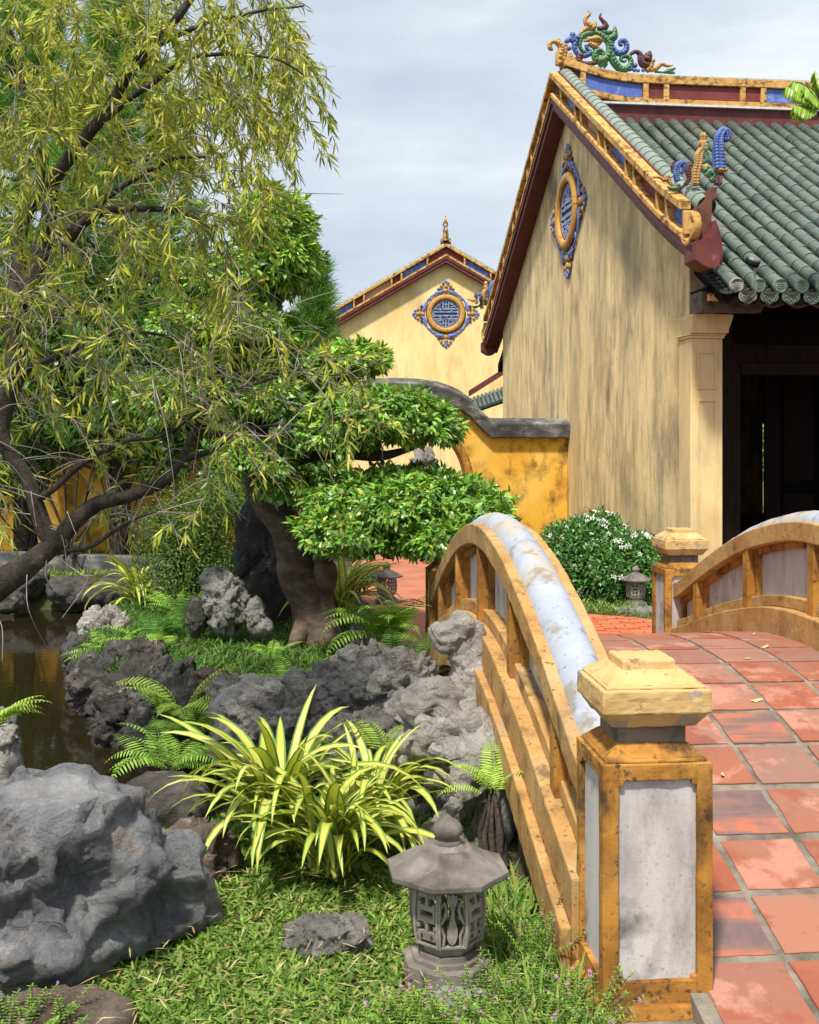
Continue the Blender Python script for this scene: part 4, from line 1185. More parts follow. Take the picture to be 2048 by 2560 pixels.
# far twin hall, gable towards us
FAR = thing('far_temple_hall', 'distant yellow temple gable with round lattice window facing the garden', 'building', (1.2+AP, 37.0, .42), math.pi/2)
gable_set(FAR, M['gable_far'], False)
ridge_set(FAR, 9.5, [(.25, 1.19, 'panel_blue'), (1.306, 1.546, 'panel_red'), (1.649, 2.865, 'panel_red'), (2.95, 3.215, 'panel_red')])
mb = MB(); mb.strip([(y, rz_(y)) for y in ysl], -.20, -.02, .051, 9.6); mb.strip([(2*AP-y, rz_(y)) for y in ysl[::-1]], -.20, -.02, .051, 9.6)
ob('roof', mb, M['tile_green'], FAR)
mb = MB(); mb.box(.281, 9.4, .05, .3, -.42, 4); mb.box(.281, 9.4, 2*AP-.3, 2*AP-.05, -.42, 4); mb.box(0.002, .279, 0, 2*AP, -.42, -.001); ob('side_wall', mb, M['gable_far'], FAR)

# small porch roof between the halls
P0, P1 = px(1172, 990, 27), px(1246, 943, 27)
pr_ = thing('porch_roof', 'small green tiled porch roof with maroon edge between the two halls', 'roof', (P0.x, 27, 0))
mb = MB(); dx = P1.x-P0.x; x1 = dx*2.2; z1 = P0.z+(P1.z-P0.z)*2.2
mb.strip([(0, P0.z), (x1, z1)], -.02, .13, -.1, .1, ax=1); bevel(ob('verge_board', mb, M['maroon'], pr_), .01)
mb = MB(); mb.box(.0, x1, .05, 3.0, 0, P0.z-.6); ob('porch_wall', mb, M['wood_dark'], pr_)
tb = MB(); tb.tube([(0, -1.15, -.30), (0, .05, .0)], .045, 8)
tpm = tb.mesh('tube_tile', M['tile_green'])
for k in range(17):
    t = .04 + k*.095
    link('tube_tile', tpm, pr_, (t, -.05+.0*t, P0.z-.10+(z1-P0.z)/x1*t*.55))
mb = MB(); mb.add([(0,-1.2,P0.z-.42),(x1,-1.2,P0.z-.42+(z1-P0.z)*.55),(x1,.1,P0.z-.12+(z1-P0.z)*.55),(0,.1,P0.z-.12)], [(0,1,2,3)])
mb.add([(0,-1.2,P0.z-.47),(x1,-1.2,P0.z-.47+(z1-P0.z)*.55),(x1,.1,P0.z-.17+(z1-P0.z)*.55),(0,.1,P0.z-.17)], [(3,2,1,0)])
ob('pan_tiles', mb, M['tile_pan'], pr_)

# floodlight hooked over the eave
fl = thing('floodlight', 'small grey floodlight on a bent metal rod above the roof eave', 'lamp', (0, 0, 0))
c = px(1882, 655, 11.95)
mb = MB()
mb.tube([px(1886, 668, 11.95), px(1891, 720, 11.95), px(1889, 738, 11.95), px(1882, 745, 12.0), px(1872, 746, 12.6)], .012, 7); ob('rod', mb, M['metal_grey'], fl)
mb = MB(); mb.lathe([(.03, -.05), (.07, -.02), (.075, .03), (.06, .05)], 14); o = ob('lamp_head', mb, M['metal_grey'], fl, c, (.5, .3, 0))
mb = MB()
for k in range(5): mb.lathe([(.079, -.03+k*.014), (.079, -.024+k*.014)], 14)
ob('cooling_fin', mb, M['wood_dark'], fl, c, (.5, .3, 0))
# ---------------------------------------------------------------- rocks
def rock_mesh(lobes, seed, amp, sub, fs=2.2, pits=0.0, facet=0.0, mats=None, sharp=0.5, cuts=(), shard=0):
    bm = bmesh.new()
    bmesh.ops.create_icosphere(bm, subdivisions=sub, radius=1.0)
    so = Vector((seed*3.7, seed*1.3, seed*5.1))
    rr = random.Random(seed)
    planes = []
    ck = .18 if facet else .42
    cuts = [(Vector(n_).normalized(), k) for n_, k in cuts]
    size = max(max(r) for o, r in lobes)
    def radial(d):
        best = 0
        for o, r in lobes:
            A = sum((d[i]/r[i])**2 for i in range(3)); B = -2*sum(d[i]*o[i]/r[i]**2 for i in range(3)); C_ = sum((o[i]/r[i])**2 for i in range(3))-1
            disc = B*B-4*A*C_
            if disc > 0: best = max(best, (-B+math.sqrt(disc))/(2*A))
        best = max(best, .15*size)
        for n_, k in (cuts if shard else ()):
            c = d.dot(n_)
            if c > 1e-3 and best*c > k: best = (k + (best*c-k)*.10)/c
        return best
    for k in range(int(facet)):
        n_ = Vector((rr.gauss(0,1), rr.gauss(0,1), rr.gauss(0,.9))).normalized()
        planes.append((n_, radial(n_)*rr.uniform(.62, .95)))
    if shard:
        rn = np.random.default_rng(seed)
        def seeds(n, tilt):
            dd = norm(rn.normal(size=(n, 3))); r_s = np.array([radial(Vector(q))*(1+rn.normal()*.06) for q in dd])
            nn = norm(dd+rn.normal(size=(n, 3))*tilt); return dd, r_s*np.sum(nn*dd, 1), nn
        S1, S2 = seeds(shard, .50), seeds(shard*7, .45)
        def sharded(d):
            w_ = noise.noise_vector(d*4+so)*.16 + noise.noise_vector(d*11+so)*.05
            q = np.array(d+w_); o_ = []
            for dd, h_, nn in (S1, S2):
                i = int(np.argmax(dd @ q)); o_.append(h_[i]/max(.35, float(nn[i] @ np.array(d))))
            return .55*o_[0]+.45*o_[1]
    for v in bm.verts:
        d = v.co.normalized()
        best = radial(d)
        if shard: best = min(max(sharded(d), best*.70), best*1.18)
        for n_, k in planes:
            c = d.dot(n_)
            if c > 1e-3 and best*c > k: best = (k + (best*c-k)*.10)/c
        for n_, k in (() if shard else cuts):
            c = d.dot(n_)
            if c > 1e-3 and best*c > k: best = (k + (best*c-k)*.12)/c
        p = d*best
        q = (p/size)*fs + so
        wv = noise.noise_vector(q*.9)
        qw = q + wv*.45
        a = noise.ridged_multi_fractal(qw*.8, 1.0, 2.0, 5, 1.0, 2.0)*.45 - .55
        b = noise.fractal(qw*1.4, .75, 2.1, 7)
        vd = noise.voronoi(qw*1.35)[0]
        crack = math.exp(-(vd[1]-vd[0])*9)
        vd2 = noise.voronoi(qw*3.3+Vector((3,1,7)))[0]
        crack2 = math.exp(-(vd2[1]-vd2[0])*9)
        cv = noise.cell_vector(qw*2.1+Vector((noise.noise(q*2.3), noise.noise(q*2.3+Vector((7,0,0))), noise.noise(q*2.3+Vector((0,9,0)))))*.5)
        cv2 = noise.cell_vector(qw*4.6+Vector((noise.noise(q*4.1), noise.noise(q*4.1+Vector((7,0,0))), noise.noise(q*4.1+Vector((0,9,0)))))*.5+Vector((5,2,9)))
        chip = .42*cv[0] + .20*cv2[1] - .3
        fine = noise.ridged_multi_fractal(q*5.2, .7, 2.1, 5, 1.0, 2.0)*.4-.5
        if shard: chip *= .35
        disp = amp*size*(sharp*a + (1-sharp)*b*.8 - ck*crack - .15*crack2 + .20*fine + chip)
        if pits:
            f1 = noise.voronoi(q*1.25)[0][0]
            disp -= pits*size*max(0, .42-f1)*1.6
            f2 = noise.voronoi(q*3.1)[0][0]
            disp -= pits*size*max(0, .40-f2)*.6
        v.co = p + d*disp
    me = bpy.data.meshes.new('rock')
    bm.to_mesh(me); bm.free()
    me.polygons.foreach_set('use_smooth', [True]*len(me.polygons))
    me.materials.append(mats)
    return me
RG = 'rocks edging the pond and lawn'
def rock(label, c, lobes, seed, amp=.16, sub=5, m='rock_mid', pits=0., facet=0, fs=2.2, rz=0, name='rock', group=None, sharp=.5, cuts=(), shard=0):
    o = link(name, rock_mesh(lobes, seed, amp, sub, fs, pits, facet, M[m], sharp, cuts, shard), None, c, (0, 0, rz))
    tag(o, label, 'rock', group)
    return o
# the big boulder
rock('huge grey boulder filling the corner of the lawn beside the pond', (-1.62, 3.98, .09),
     [((0,0,.02),(.92,.56,.56)), ((-.25,.0,.10),(.76,.5,.44)), ((.52,.0,.10),(.42,.38,.36)), ((.0,-.12,-.20),(.66,.46,.26))], 5, amp=.075, sub=6, m='rock_grey', facet=0, fs=3.0, shard=46, name='boulder', sharp=.5,
     cuts=[((0,.55,.83),.36),((0,0,1),.43),((.05,-.35,.94),.47),((.3,-1,.30),.47),((-.35,-1,.15),.50),((.8,-.6,.1),.66),((.62,-.55,-.55),.47),((1,.1,.35),.74),((.45,.1,.9),.56),((.25,-.9,-.4),.42),((-.5,-.7,.5),.60)])
rock('low dark grey stone half sunk in the lawn in front of the lantern', (-.276, 3.93, .0), [((0,0,0),(.165,.09,.085))], 8, amp=.05, sub=5, m='rock_mid', fs=2.0, shard=12)
rock('rough flat stone slab wedged under the lantern base', (.10, 3.52, -.035), [((0,0,0),(.20,.13,.05))], 9, amp=.12, sub=4, m='rock_mid', facet=5)
rock('dark rounded rock behind the huge boulder at the water edge', (-1.15, 5.25, .03), [((0,0,0),(.24,.2,.16))], 11, amp=.12, sub=4, m='rock_dark')
rock('brown rock tucked between the huge boulder and the striped plant', (-.86, 4.62, .0), [((0,0,0),(.16,.15,.17))], 12, amp=.10, sub=5, m='rock_brown', shard=22)
rock('low brown stone on the ground below the huge boulder', (-1.08, 3.42, -.02), [((0,0,0),(.26,.16,.07))], 13, amp=.15, sub=4, m='rock_brown')
# limestone pieces swept along a curve, then eroded
def rock_sweep(pts, rad, seed, amp, m, n=44, per=9, fs=9.0, pits=.5, flat=1.0):
    p = curve(pts, per); R = rads(rad, len(p)); so = Vector((seed*3.1, seed*1.7, seed*4.3))
    # rounded ends
    t0 = (p[0]-p[1]).normalized(); t1 = (p[-1]-p[-2]).normalized()
    p = [p[0]+t0*R[0]*k for k in (.75, .55, .28)] + p + [p[-1]+t1*R[-1]*k for k in (.28, .55, .75)]
    R = [R[0]*k for k in (.30, .70, .93)] + R + [R[-1]*k for k in (.93, .70, .30)]
    mb = MB(); mb.tube(p, R, n, sx=flat)
    V_ = []
    ctr = []
    for i, q in enumerate(p): ctr += [q]*n
    ctr += [p[0]]*n + [p[-1]]*n
    out = []
    for v, c in zip(mb.v, ctr):
        v = Vector(v); d = v-c; r_ = d.length
        if r_ < 1e-6: out.append(v); continue
        d.normalize(); q = v*fs+so
        qw = q + noise.noise_vector(q*.35)*.9
        a_ = noise.ridged_multi_fractal(qw*.30, .9, 2.1, 5, 1.0, 2.0)*.5-.6
        cv = noise.cell_vector(qw*.55); cv2 = noise.cell_vector(qw*1.15+Vector((4,9,2)))
        f1 = noise.voronoi(qw*.42)[0][0]; f2 = noise.voronoi(qw*1.0)[0][0]
        disp = amp*(a_*.9 + .45*cv[0]+.22*cv2[1]-.3 + .5*noise.fractal(q*.6, .8, 2.1, 6)) - pits*amp*(max(0, .45-f1)*2.6+max(0, .40-f2)*1.2)
        out.append(v+d*max(disp, -.75*r_))
    mb.v = [tuple(q) for q in out]
    return mb.mesh('rock_mass', M[m])
pr5 = thing('scholar_rock', 'pale pierced limestone rock with a leaning leg behind the near lantern', 'rock', (0, 0, 0))
link('rock_mass', rock_sweep([px(1010,1965,5.25), px(1035,1880,5.2), px(1105,1845,5.15), px(1165,1850,5.1), px(1192,1910,5.05), px(1160,1985,5.0), px(1112,2065,4.92), px(1085,2150,4.9)], (.09,.11,.135,.135,.12,.095,.10,.13), 21, .10, 'rock_pale'), pr5)
link('rock_mass', rock_sweep([px(1100,1860,5.15), px(1112,1815,5.15)], (.10,.05), 22, .06, 'rock_pale', per=14), pr5)
link('rock_mass', rock_sweep([px(1185,1860,5.1), px(1178,1815,5.1)], (.09,.045), 24, .06, 'rock_pale', per=14), pr5)
link('rock_mass', rock_sweep([px(1225,1880,5.2), px(1238,1990,5.12), px(1225,2090,5.1)], (.07,.10,.12), 25, .09, 'rock_pale'), pr5)
link('rock_mass', rock_sweep([px(1060,2150,5.7), px(1040,2010,5.7), px(1060,1930,5.6)], (.20,.18,.12), 26, .10, 'rock_dark'), pr5)
pr6 = thing('scholar_rock', 'upright grey limestone rock with hooked head leaning on the bridge', 'rock', (0, 0, 0))
link('rock_mass', rock_sweep([px(1098,2180,5.7), px(1105,1960,5.7), px(1125,1840,5.7), px(1150,1765,5.7), px(1176,1690,5.72), px(1180,1625,5.74), px(1158,1572,5.74), px(1118,1588,5.72), px(1098,1600,5.72)], (.26,.24,.20,.165,.10,.105,.105,.075,.05), 31, .085, 'rock_pale'), pr6)
link('rock_mass', rock_sweep([px(1145,1770,5.66), px(1085,1745,5.62), px(1050,1790,5.62)], (.13,.11,.10), 33, .09, 'rock_pale'), pr6)
# rock shore of the island
shore = [
 (850,1740,7.0,(.40,.25,.20),'rock_mid',41,'broad grey rock in the shore below the bonsai lawn'), (940,1735,6.8,(.30,.2,.18),'rock_mid',42,'rounded grey rock beside the hooked limestone'), (905,1680,7.4,(.20,.16,.20),'rock_pale',43,'pointed grey rock on the lawn edge below the fern'),
 (1020,1720,6.6,(.20,.2,.22),'rock_pale',44,'grey rock touching the foot of the hooked limestone'), (660,1790,7.1,(.34,.25,.22),'rock_pale',45,'pitted grey rock in the shore behind the striped plant'), (600,1745,7.4,(.22,.2,.14),'rock_pale',46,'small pale pitted shore rock at the fern'),
 (760,1800,6.7,(.28,.2,.2),'rock_mid',47,'low grey shore rock behind the striped leaves'), (540,1720,7.7,(.2,.2,.12),'rock_brown',48,'low brown rock at the edge of the bonsai lawn'), (385,1730,8.3,(.34,.26,.24),'rock_dark',49,'dark rounded rock at the corner of the island'),
 (265,1720,8.9,(.30,.26,.24),'rock_dark',50,'dark mossy rock jutting into the pond'), (330,1660,9.2,(.26,.24,.2),'rock_dark',51,'dark rock beneath the island ferns'), (470,1780,7.7,(.28,.2,.24),'rock_dark',52,'dark wet rock at the waterline below the bright fern'),
 (310,1800,8.0,(.24,.2,.2),'rock_dark',56,'wet dark rock at the waterline of the island'), (410,1835,7.5,(.26,.2,.2),'rock_dark',57,'dark rock just above the water under the hanging fern'), (215,1650,9.8,(.2,.2,.2),'rock_dark',58,'dark stone at the island tip beside the pond'),
 (260,1585,10.6,(.22,.2,.26),'rock_pale',53,'single pale rock standing at the island shore'), (1040,1800,6.1,(.18,.16,.16),'rock_pale',54,'pale stone between the two limestone rocks'), (900,1850,6.0,(.22,.18,.16),'rock_mid',55,'grey stone behind the striped leaves near the limestone'),
]
for x, y, Y, r, m_, sd_, lb in shore:
    rock(lb, px(x, y, Y), [((0,0,0), r), ((.3*r[0]*(1 if sd_ % 2 else -1), 0, .25*r[2]), (.7*r[0], .8*r[1], .8*r[2])), ((0,0,-.20),(.9*r[0], .9*r[1], .32))], sd_, amp=.17, sub=5, m=m_, pits=.18, fs=2.0, sharp=.5, shard=26)
# rocks on the island
rock('tall leaning grey rock standing beside the bonsai trunk', px(562, 1495, 9.9), [((0,0,0),(.18,.18,.24)), ((-.12,0,.20),(.10,.14,.15)), ((.05,0,-.1),(.2,.18,.2))], 61, amp=.10, sub=5, m='rock_mid', fs=2.0, shard=26)
rock('dark rock at the foot of the tall leaning rock', px(492, 1540, 9.9), [((0,0,0),(.10,.12,.18))], 62, amp=.16, sub=4, m='rock_dark')
rock('thin pointed rock between the leaning rock and the trunk', px(638, 1540, 9.8), [((0,0,0),(.09,.10,.18)), ((.05,0,-.1),(.12,.1,.1))], 63, amp=.18, sub=4, m='rock_mid')
rock('tall dark slab of rock behind the bonsai trunk', px(650, 1390, 10.9), [((0,0,0),(.26,.18,.65)), ((.1,0,-.3),(.32,.2,.5))], 64, amp=.14, sub=5, m='rock_dark', fs=2.2)
# far shore
for x, y, Y, r, sd_, lb in ((300,1475,13.9,(.55,.3,.26),71,'long dark rock on the far pond shore under the kerb'), (180,1480,14.0,(.36,.3,.24),72,'dark block of rock at the far pond shore'), (395,1470,13.7,(.32,.3,.28),73,'dark rock behind the far striped plant'), (20,1500,13.6,(.3,.3,.16),74,'low dark rock in the pond below the leaning trunk'), (80,1460,14.2,(.3,.3,.2),75,'small dark rock against the curved kerb')):
    rock(lb, px(x, y, Y), [((0,0,0), r)], sd_, amp=.20, sub=4, m='rock_dark', pits=.1, fs=2.0, facet=14)
rock('small pale rock in the pond under the fern on the far bank', px(5, 1850, 6.6), [((0,0,0),(.10,.12,.10)), ((-.03,0,-.22),(.16,.16,.28))], 76, amp=.18, sub=4, m='rock_pale')
rock('small rock peeping over the water beside a fern', px(-15, 1815, 6.9), [((0,0,0),(.12,.12,.12)), ((-.04,0,-.24),(.18,.17,.30))], 77, amp=.18, sub=4, m='rock_mid')
rock('orange lichened rock rising behind the white flowering bush', px(1466, 1335, 13.9), [((0,0,0),(.14,.14,.34)), ((0,0,-.4),(.2,.2,.3))], 78, amp=.18, sub=5, m='rock_lichen', fs=1.8)
rock('white topped stone seen through the moon gate', px(1060, 1165, 22), [((0,0,0),(.30,.3,.42)), ((0,0,-.55),(.36,.35,.8))], 79, amp=.25, sub=4, m='rock_mid')
# ---------------------------------------------------------------- stone lanterns
def lantern(label, loc, sc, rz):
    t = thing('stone_lantern', label, 'lantern', loc, rz)
    t.scale = (sc,)*3
    A0 = math.pi/8
    mb = MB()
    for prof in ([(.150, -.03), (.150, .045), (.146, .05)], [(.125, .0505), (.125, .064)], [(.104, .0645), (.104, .080)]): mb.lathe(prof, 8, smooth=False, a0=A0)
    bevel(ob('base', mb, M['lantern'], t), .004)
    Z0, Z1 = .115, .318
    def rad(z):
        k = (z-Z0)/(Z1-Z0)
        return .092 + .036*math.sin(math.pi*min(.25+.55*k, 1)*.95)
    mb = MB(); mb.lathe([(.084, .0805), (.090, .095), (.098, .1145), (.080, .1146)], 8, smooth=False, a0=A0); ob('foot_ring', mb, M['lantern_body'], t)
    C8 = math.cos(math.pi/8)
    for f in range(8):
        mb = MB()
        a = f*math.pi/4 - math.pi/2
        ca, sa = math.cos(a), math.sin(a)
        def P(u, z, d=0.0):
            ap = rad(z)*C8 - d; hw = rad(z)*math.sin(math.pi/8)
            return (ca*ap - sa*u*hw, sa*ap + ca*u*hw, z)
        def quad(u0, u1, k0, k1, d0=0.0, d1=.018, n=1):
            n = max(1, int(abs(k1-k0)*7))
            for i in range(n):
                z0 = Z0+(Z1-Z0)*(k0+(k1-k0)*i/n); z1 = Z0+(Z1-Z0)*(k0+(k1-k0)*(i+1)/n)
                v = [P(u0,z0,d0),P(u1,z0,d0),P(u1,z1,d0),P(u0,z1,d0),P(u0,z0,d1),P(u1,z0,d1),P(u1,z1,d1),P(u0,z1,d1)]
                mb.add(v, [(0,1,2,3),(4,7,6,5),(0,3,7,4),(1,5,6,2),(0,4,5,1),(3,2,6,7)])
        quad(-1, -.84, 0, 1, -.003); quad(.84, 1, 0, 1, -.003)
        quad(-.84, .84, 0, .035); quad(-.84, .84, .965, 1)
        if f % 2 == 0:      # flame and leaf panel
            poly = [(0,.06),(.20,.10),(.34,.20),(.32,.32),(.14,.48),(.10,.62),(.34,.78),(.30,.86),(.12,.84),(.10,.96),(-.10,.96),(-.12,.84),(-.34,.88),(-.36,.78),(-.10,.60),(-.16,.46),(-.36,.30),(-.38,.18),(-.22,.09)]
            v = [P(u, Z0+(Z1-Z0)*k, .002) for u, k in poly] + [P(u, Z0+(Z1-Z0)*k, .018) for u, k in poly]; n = len(poly)
            mb.add(v, [tuple(range(n)), tuple(range(n, 2*n))[::-1]] + [(i, n+i, n+(i+1) % n, (i+1) % n) for i in range(n)])
            for sx in (1, -1):
                for pts in ([(.80,.40),(.55,.50),(.40,.62),(.55,.74),(.80,.66)], [(.78,.93),(.60,.86),(.45,.93)], [(.62,.05),(.55,.22),(.80,.36)]):
                    mb.tube([P(sx*u, Z0+(Z1-Z0)*k, .009) for u, k in pts], .006, 5)
        else:               # fret panel
            for k0, k1 in ((.78,.965),(.58,.66),(.40,.48),(.10,.24)): quad(-.72, .72, k0, k1, .001)
            for u0, u1, k0, k1 in ((-.12,.12,.66,.78),(-.72,-.5,.66,.70),(.5,.72,.66,.70),(-.72,-.52,.48,.58),(.52,.72,.48,.58),(-.12,.12,.24,.40),(-.84,-.55,.29,.35),(.55,.84,.29,.35),(-.84,-.72,.86,.92),(.72,.84,.86,.92),(-.84,-.72,.14,.2),(.72,.84,.14,.2)): quad(u0, u1, k0, k1, .002)
            for u, k in ((-.42,.875),(.42,.875),(-.42,.17),(.42,.17)):
                c = Vector(P(u, Z0+(Z1-Z0)*k, -.0005)); q = Vector((ca, sa, 0)); s_ = Vector((-sa, ca, 0)); w_ = .0055
                mb.add([c+s_*w_*math.cos(t_)+Vector((0,0,1))*w_*1.2*math.sin(t_) for t_ in [2*math.pi*j/8 for j in range(8)]], [tuple(range(8))], 1)  # flat dark discs in place of pierced holes, their shade painted as colour
        ob('fret_panel' if f % 2 else 'leaf_panel', mb, [M['lantern_body'], M['painted_hole']], t)
    mb = MB(); mb.lathe([(.08, Z1-.002), (.125, Z1+.001), (.20, .322), (.207, .328), (.207, .346), (.190, .349), (.186, .3485), (.13, .378), (.085, .405), (.07, .408)], 8, smooth=False, a0=A0); bevel(ob('roof', mb, M['lantern'], t), .003)
    mb = MB(); mb.lathe([(.082, .395), (.080, .401), (.045, .420), (.03, .420)], 8, smooth=False, a0=A0); ob('roof_collar', mb, M['lantern'], t)
    mb = MB(); mb.lathe([(.044, .418), (.045, .432), (.036, .434), (.040, .440), (.049, .455), (.050, .468), (.044, .482), (.030, .495), (.016, .503), (.008, .511), (.002, .516)], 20); ob('finial', mb, M['lantern'], t)
    return t
lantern('grey carved stone lantern on the lawn beside the near bridge post', (.125, 3.70, .0), 1.0, .12)
lantern('small carved stone lantern in front of the white flowering bush', gp(1590, 1512) + Vector((0, 0, -.01)), .83, .5)
lantern('sunlit stone lantern beside the red brick path', px(967, 1508, 12.0), .87, .2)
lantern('stone lantern standing in shade under the big fern', px(911, 1640, 9.1), .88, .3)
mb = MB(); mb.lathe([(.26, -.03), (.26, .012), (.25, .016)], 14); 
ob('lantern_slab', mb, M['concrete'], loc=gp(1600, 1525), label='flat pale concrete slab in the grass under the bush lantern', cat='slab')
# ---------------------------------------------------------------- herbs and ferns
def ribbon(L_, el0, bend, W, seg=10, seed=0, split=False):
    r = random.Random(seed)
    mb = MB(); p = Vector((0, 0, 0)); rows = []
    tw = r.uniform(-.5, .5)
    for i in range(seg+1):
        t = i/seg
        el = el0 - bend*t**1.4
        T = Vector((math.cos(el), 0, math.sin(el)))
        N = Vector((-math.sin(el), 0, math.cos(el)))
        S = Vector((0, 1, 0)); a = tw*t
        S2 = S*math.cos(a)+N*math.sin(a); N2 = N*math.cos(a)-S*math.sin(a)
        wd = W*(.45+.55*math.sin(math.pi*min(1, .15+t*.6)))*(1-t**5) * .5
        for k, lift in ((-1, .34), (-.66, .20), (0, 0), (.66, .20), (1, .34)):
            rows.append(p + S2*(wd*k) + N2*(wd*lift))
        p = p + T*(L_/seg)
    fs = []
    for i in range(seg):
        for k in range(4):
            a = i*5+k; mb.add([], [])
            fs.append((a, a+1, a+6, a+5))
    mb.v = [tuple(q) for q in rows]; mb.f = fs; mb.m = [1 if (i % 4) in (0, 3) else 0 for i in range(len(fs))]; mb.s = [True]*len(fs)
    return mb
RIB = []
_r = random.Random(3)
for k in range(26):
    RIB.append((ribbon(1.0, _r.uniform(.95, 1.52), _r.uniform(1.0, 2.8), _r.uniform(.055, .080), seed=k).mesh('leaf', [M['yellow_leaf'], M['green_edge']])))
def striped(label, loc, n, l0, l1, seed, group='yellow striped leaf plants'):
    t = thing('striped_plant', label, 'plant', loc)
    r = random.Random(seed)
    for i in range(n):
        a = r.uniform(0, 2*math.pi); s_ = r.uniform(l0, l1)
        link('leaf', r.choice(RIB), t, (r.gauss(0, .035), r.gauss(0, .035), r.uniform(-.01, .06)), (r.uniform(-.12,.12), r.uniform(-.2,.2), a), (s_, s_*r.uniform(.85, 1.2), s_))
    return t
striped('full clump of arching yellow striped leaves beside the near lantern', gp(830, 2185), 92, .40, .62, 1)
striped('taller yellow striped clump next to the huge boulder', gp(690, 2115), 80, .50, .80, 2)
striped('small yellow striped clump close to the pierced limestone', gp(930, 2090), 50, .42, .62, 3)
striped('yellow striped clump on the far pond shore by the dark shrub', px(345, 1530, 12.3), 40, .55, .85, 4)
striped('yellow striped clump growing behind the bonsai trunk', px(850, 1545, 10.9), 46, .6, .95, 5)

GREEN = dict(fern=[(.22,.42,.055),(.30,.50,.075),(.16,.34,.045),(.36,.54,.10)], fern_dark=[(.06,.16,.028),(.08,.20,.035),(.10,.24,.04)], fern_pale=[(.38,.55,.09),(.46,.60,.12),(.30,.48,.07)])
def frond_mesh(pal, seed, npin=21, droop=1.5, wide=.25, lw=.030):
    r = np.random.default_rng(seed)
    P, D, N_, ln, wd = [], [], [], [], []
    el0 = r.uniform(.9, 1.25); p = np.zeros(3)
    seg = npin
    for i in range(seg+1):
        t = i/seg
        el = el0-droop*t**1.2
        T = np.array([math.cos(el), 0, math.sin(el)]); Nn = np.array([-math.sin(el), 0, math.cos(el)])
        if t > .12:
            s_ = math.sin(math.pi*(.10+.90*t)**.8)**.9 if t < 1 else .05
            L0 = wide*max(.06, s_)
            for sg in (-1, 1):
                d = np.array([0, sg, 0])*.92 + T*.42 - Nn*.10
                P.append(p+T*r.normal()*.002); D.append(d); N_.append(Nn+r.normal(size=3)*.12); ln.append(L0*r.uniform(.88, 1.08)); wd.append(lw*(.5+.5*s_))
        P.append(p); D.append(T); N_.append(Nn); ln.append(1.25/seg); wd.append(.010)      # stalk
        p = p+T/seg
    P, D, N_ = map(np.array, (P, D, N_))
    return leaf_mesh('frond', P, D, N_, np.array(ln), np.array(wd), mix_cols(len(P), GREEN[pal], r, .08), M['leaf_matt'], 'lance', .18)
FR = {k: [frond_mesh(k, i+10*len(k), droop=1.1+.3*(i % 4)) for i in range(6)] for k in GREEN}
def fern(label, loc, n, s0, s1, pal='fern', seed=0, face=None, spread=math.pi, tilt=0.0):
    t = thing('fern', label, 'fern', loc)
    r = random.Random(seed)
    for i in range(n):
        a = r.uniform(0, 2*math.pi) if face is None else face + r.uniform(-spread, spread)
        s_ = r.uniform(s0, s1)
        link('frond', r.choice(FR[pal]), t, (r.gauss(0, .015), r.gauss(0, .015), 0), (0, r.uniform(-.25, .35)+tilt, a), s_)
    return t
fern('bright fern with upright frond above the dark island rocks', px(455, 1800, 7.45), 13, .38, .62, 'fern_pale', 1)
fern('bright low fern on the lawn edge above the shore rocks', px(745, 1740, 7.3), 11, .26, .42, 'fern', 2)
fern('large bright fern overhanging the shaded lantern by the bridge', px(965, 1610, 8.5), 17, .42, .68, 'fern', 3)
fern('pale green fern growing on a dark stump against the bridge', px(1232, 1990, 4.72), 10, .20, .34, 'fern_pale', 4)
fern('green fern on the island shore in front of the pale rock', px(285, 1660, 9.6), 12, .36, .58, 'fern', 5)
fern('dark fern hanging over the pond from the island corner', px(375, 1640, 9.5), 11, .36, .55, 'fern', 6)
fern('low fern beside the water behind the huge boulder', px(420, 1935, 6.0), 14, .28, .46, 'fern', 7)
fern('fern leaning out over the water beside the small pond rocks', px(-40, 1855, 6.3), 6, .35, .5, 'fern_pale', 8, 0.1, .5)
fern('fern with broad leaflets rising behind the striped leaves', px(955, 1890, 5.8), 6, .24, .36, 'fern_pale', 9, None)
fern('dark fern in the shade beneath the big overhanging fern', px(1000, 1690, 7.9), 14, .34, .55, 'fern_dark', 10)
fern('dark fern at the foot of the dark shrub', px(470, 1560, 10.6), 14, .45, .7, 'fern', 11)
fern('drooping fern under the bright island fern at the waterline', px(490, 1850, 7.2), 9, .3, .45, 'fern', 12)
fern('small fern in the shade of the bonsai trunk', px(680, 1640, 8.8), 6, .2, .3, 'fern', 13)
fern('dark fern beside the pond under the leaning rock', px(400, 1600, 10.2), 10, .4, .6, 'fern_dark', 14)
# fibrous stump carrying the pale fern
mb = MB()
b0 = px(1240, 2130, 4.66)
for k in range(26):
    a = random.uniform(0, 6.28); r0 = random.uniform(.01, .06)
    p0 = b0 + Vector((r0*math.cos(a), r0*math.sin(a), -.05)); p1 = px(1234, 1985, 4.72) + Vector((r0*.45*math.cos(a), r0*.45*math.sin(a), random.uniform(-.06, .02)))
    mb.tube([p0, (p0+p1)/2+Vector((random.gauss(0,.012), random.gauss(0,.012), 0)), p1], [.016, .014, .006], 5)
ob('fern_stump', mb, M['bark_dark'], label='dark fibrous fern stump standing between limestone and bridge', cat='stump')

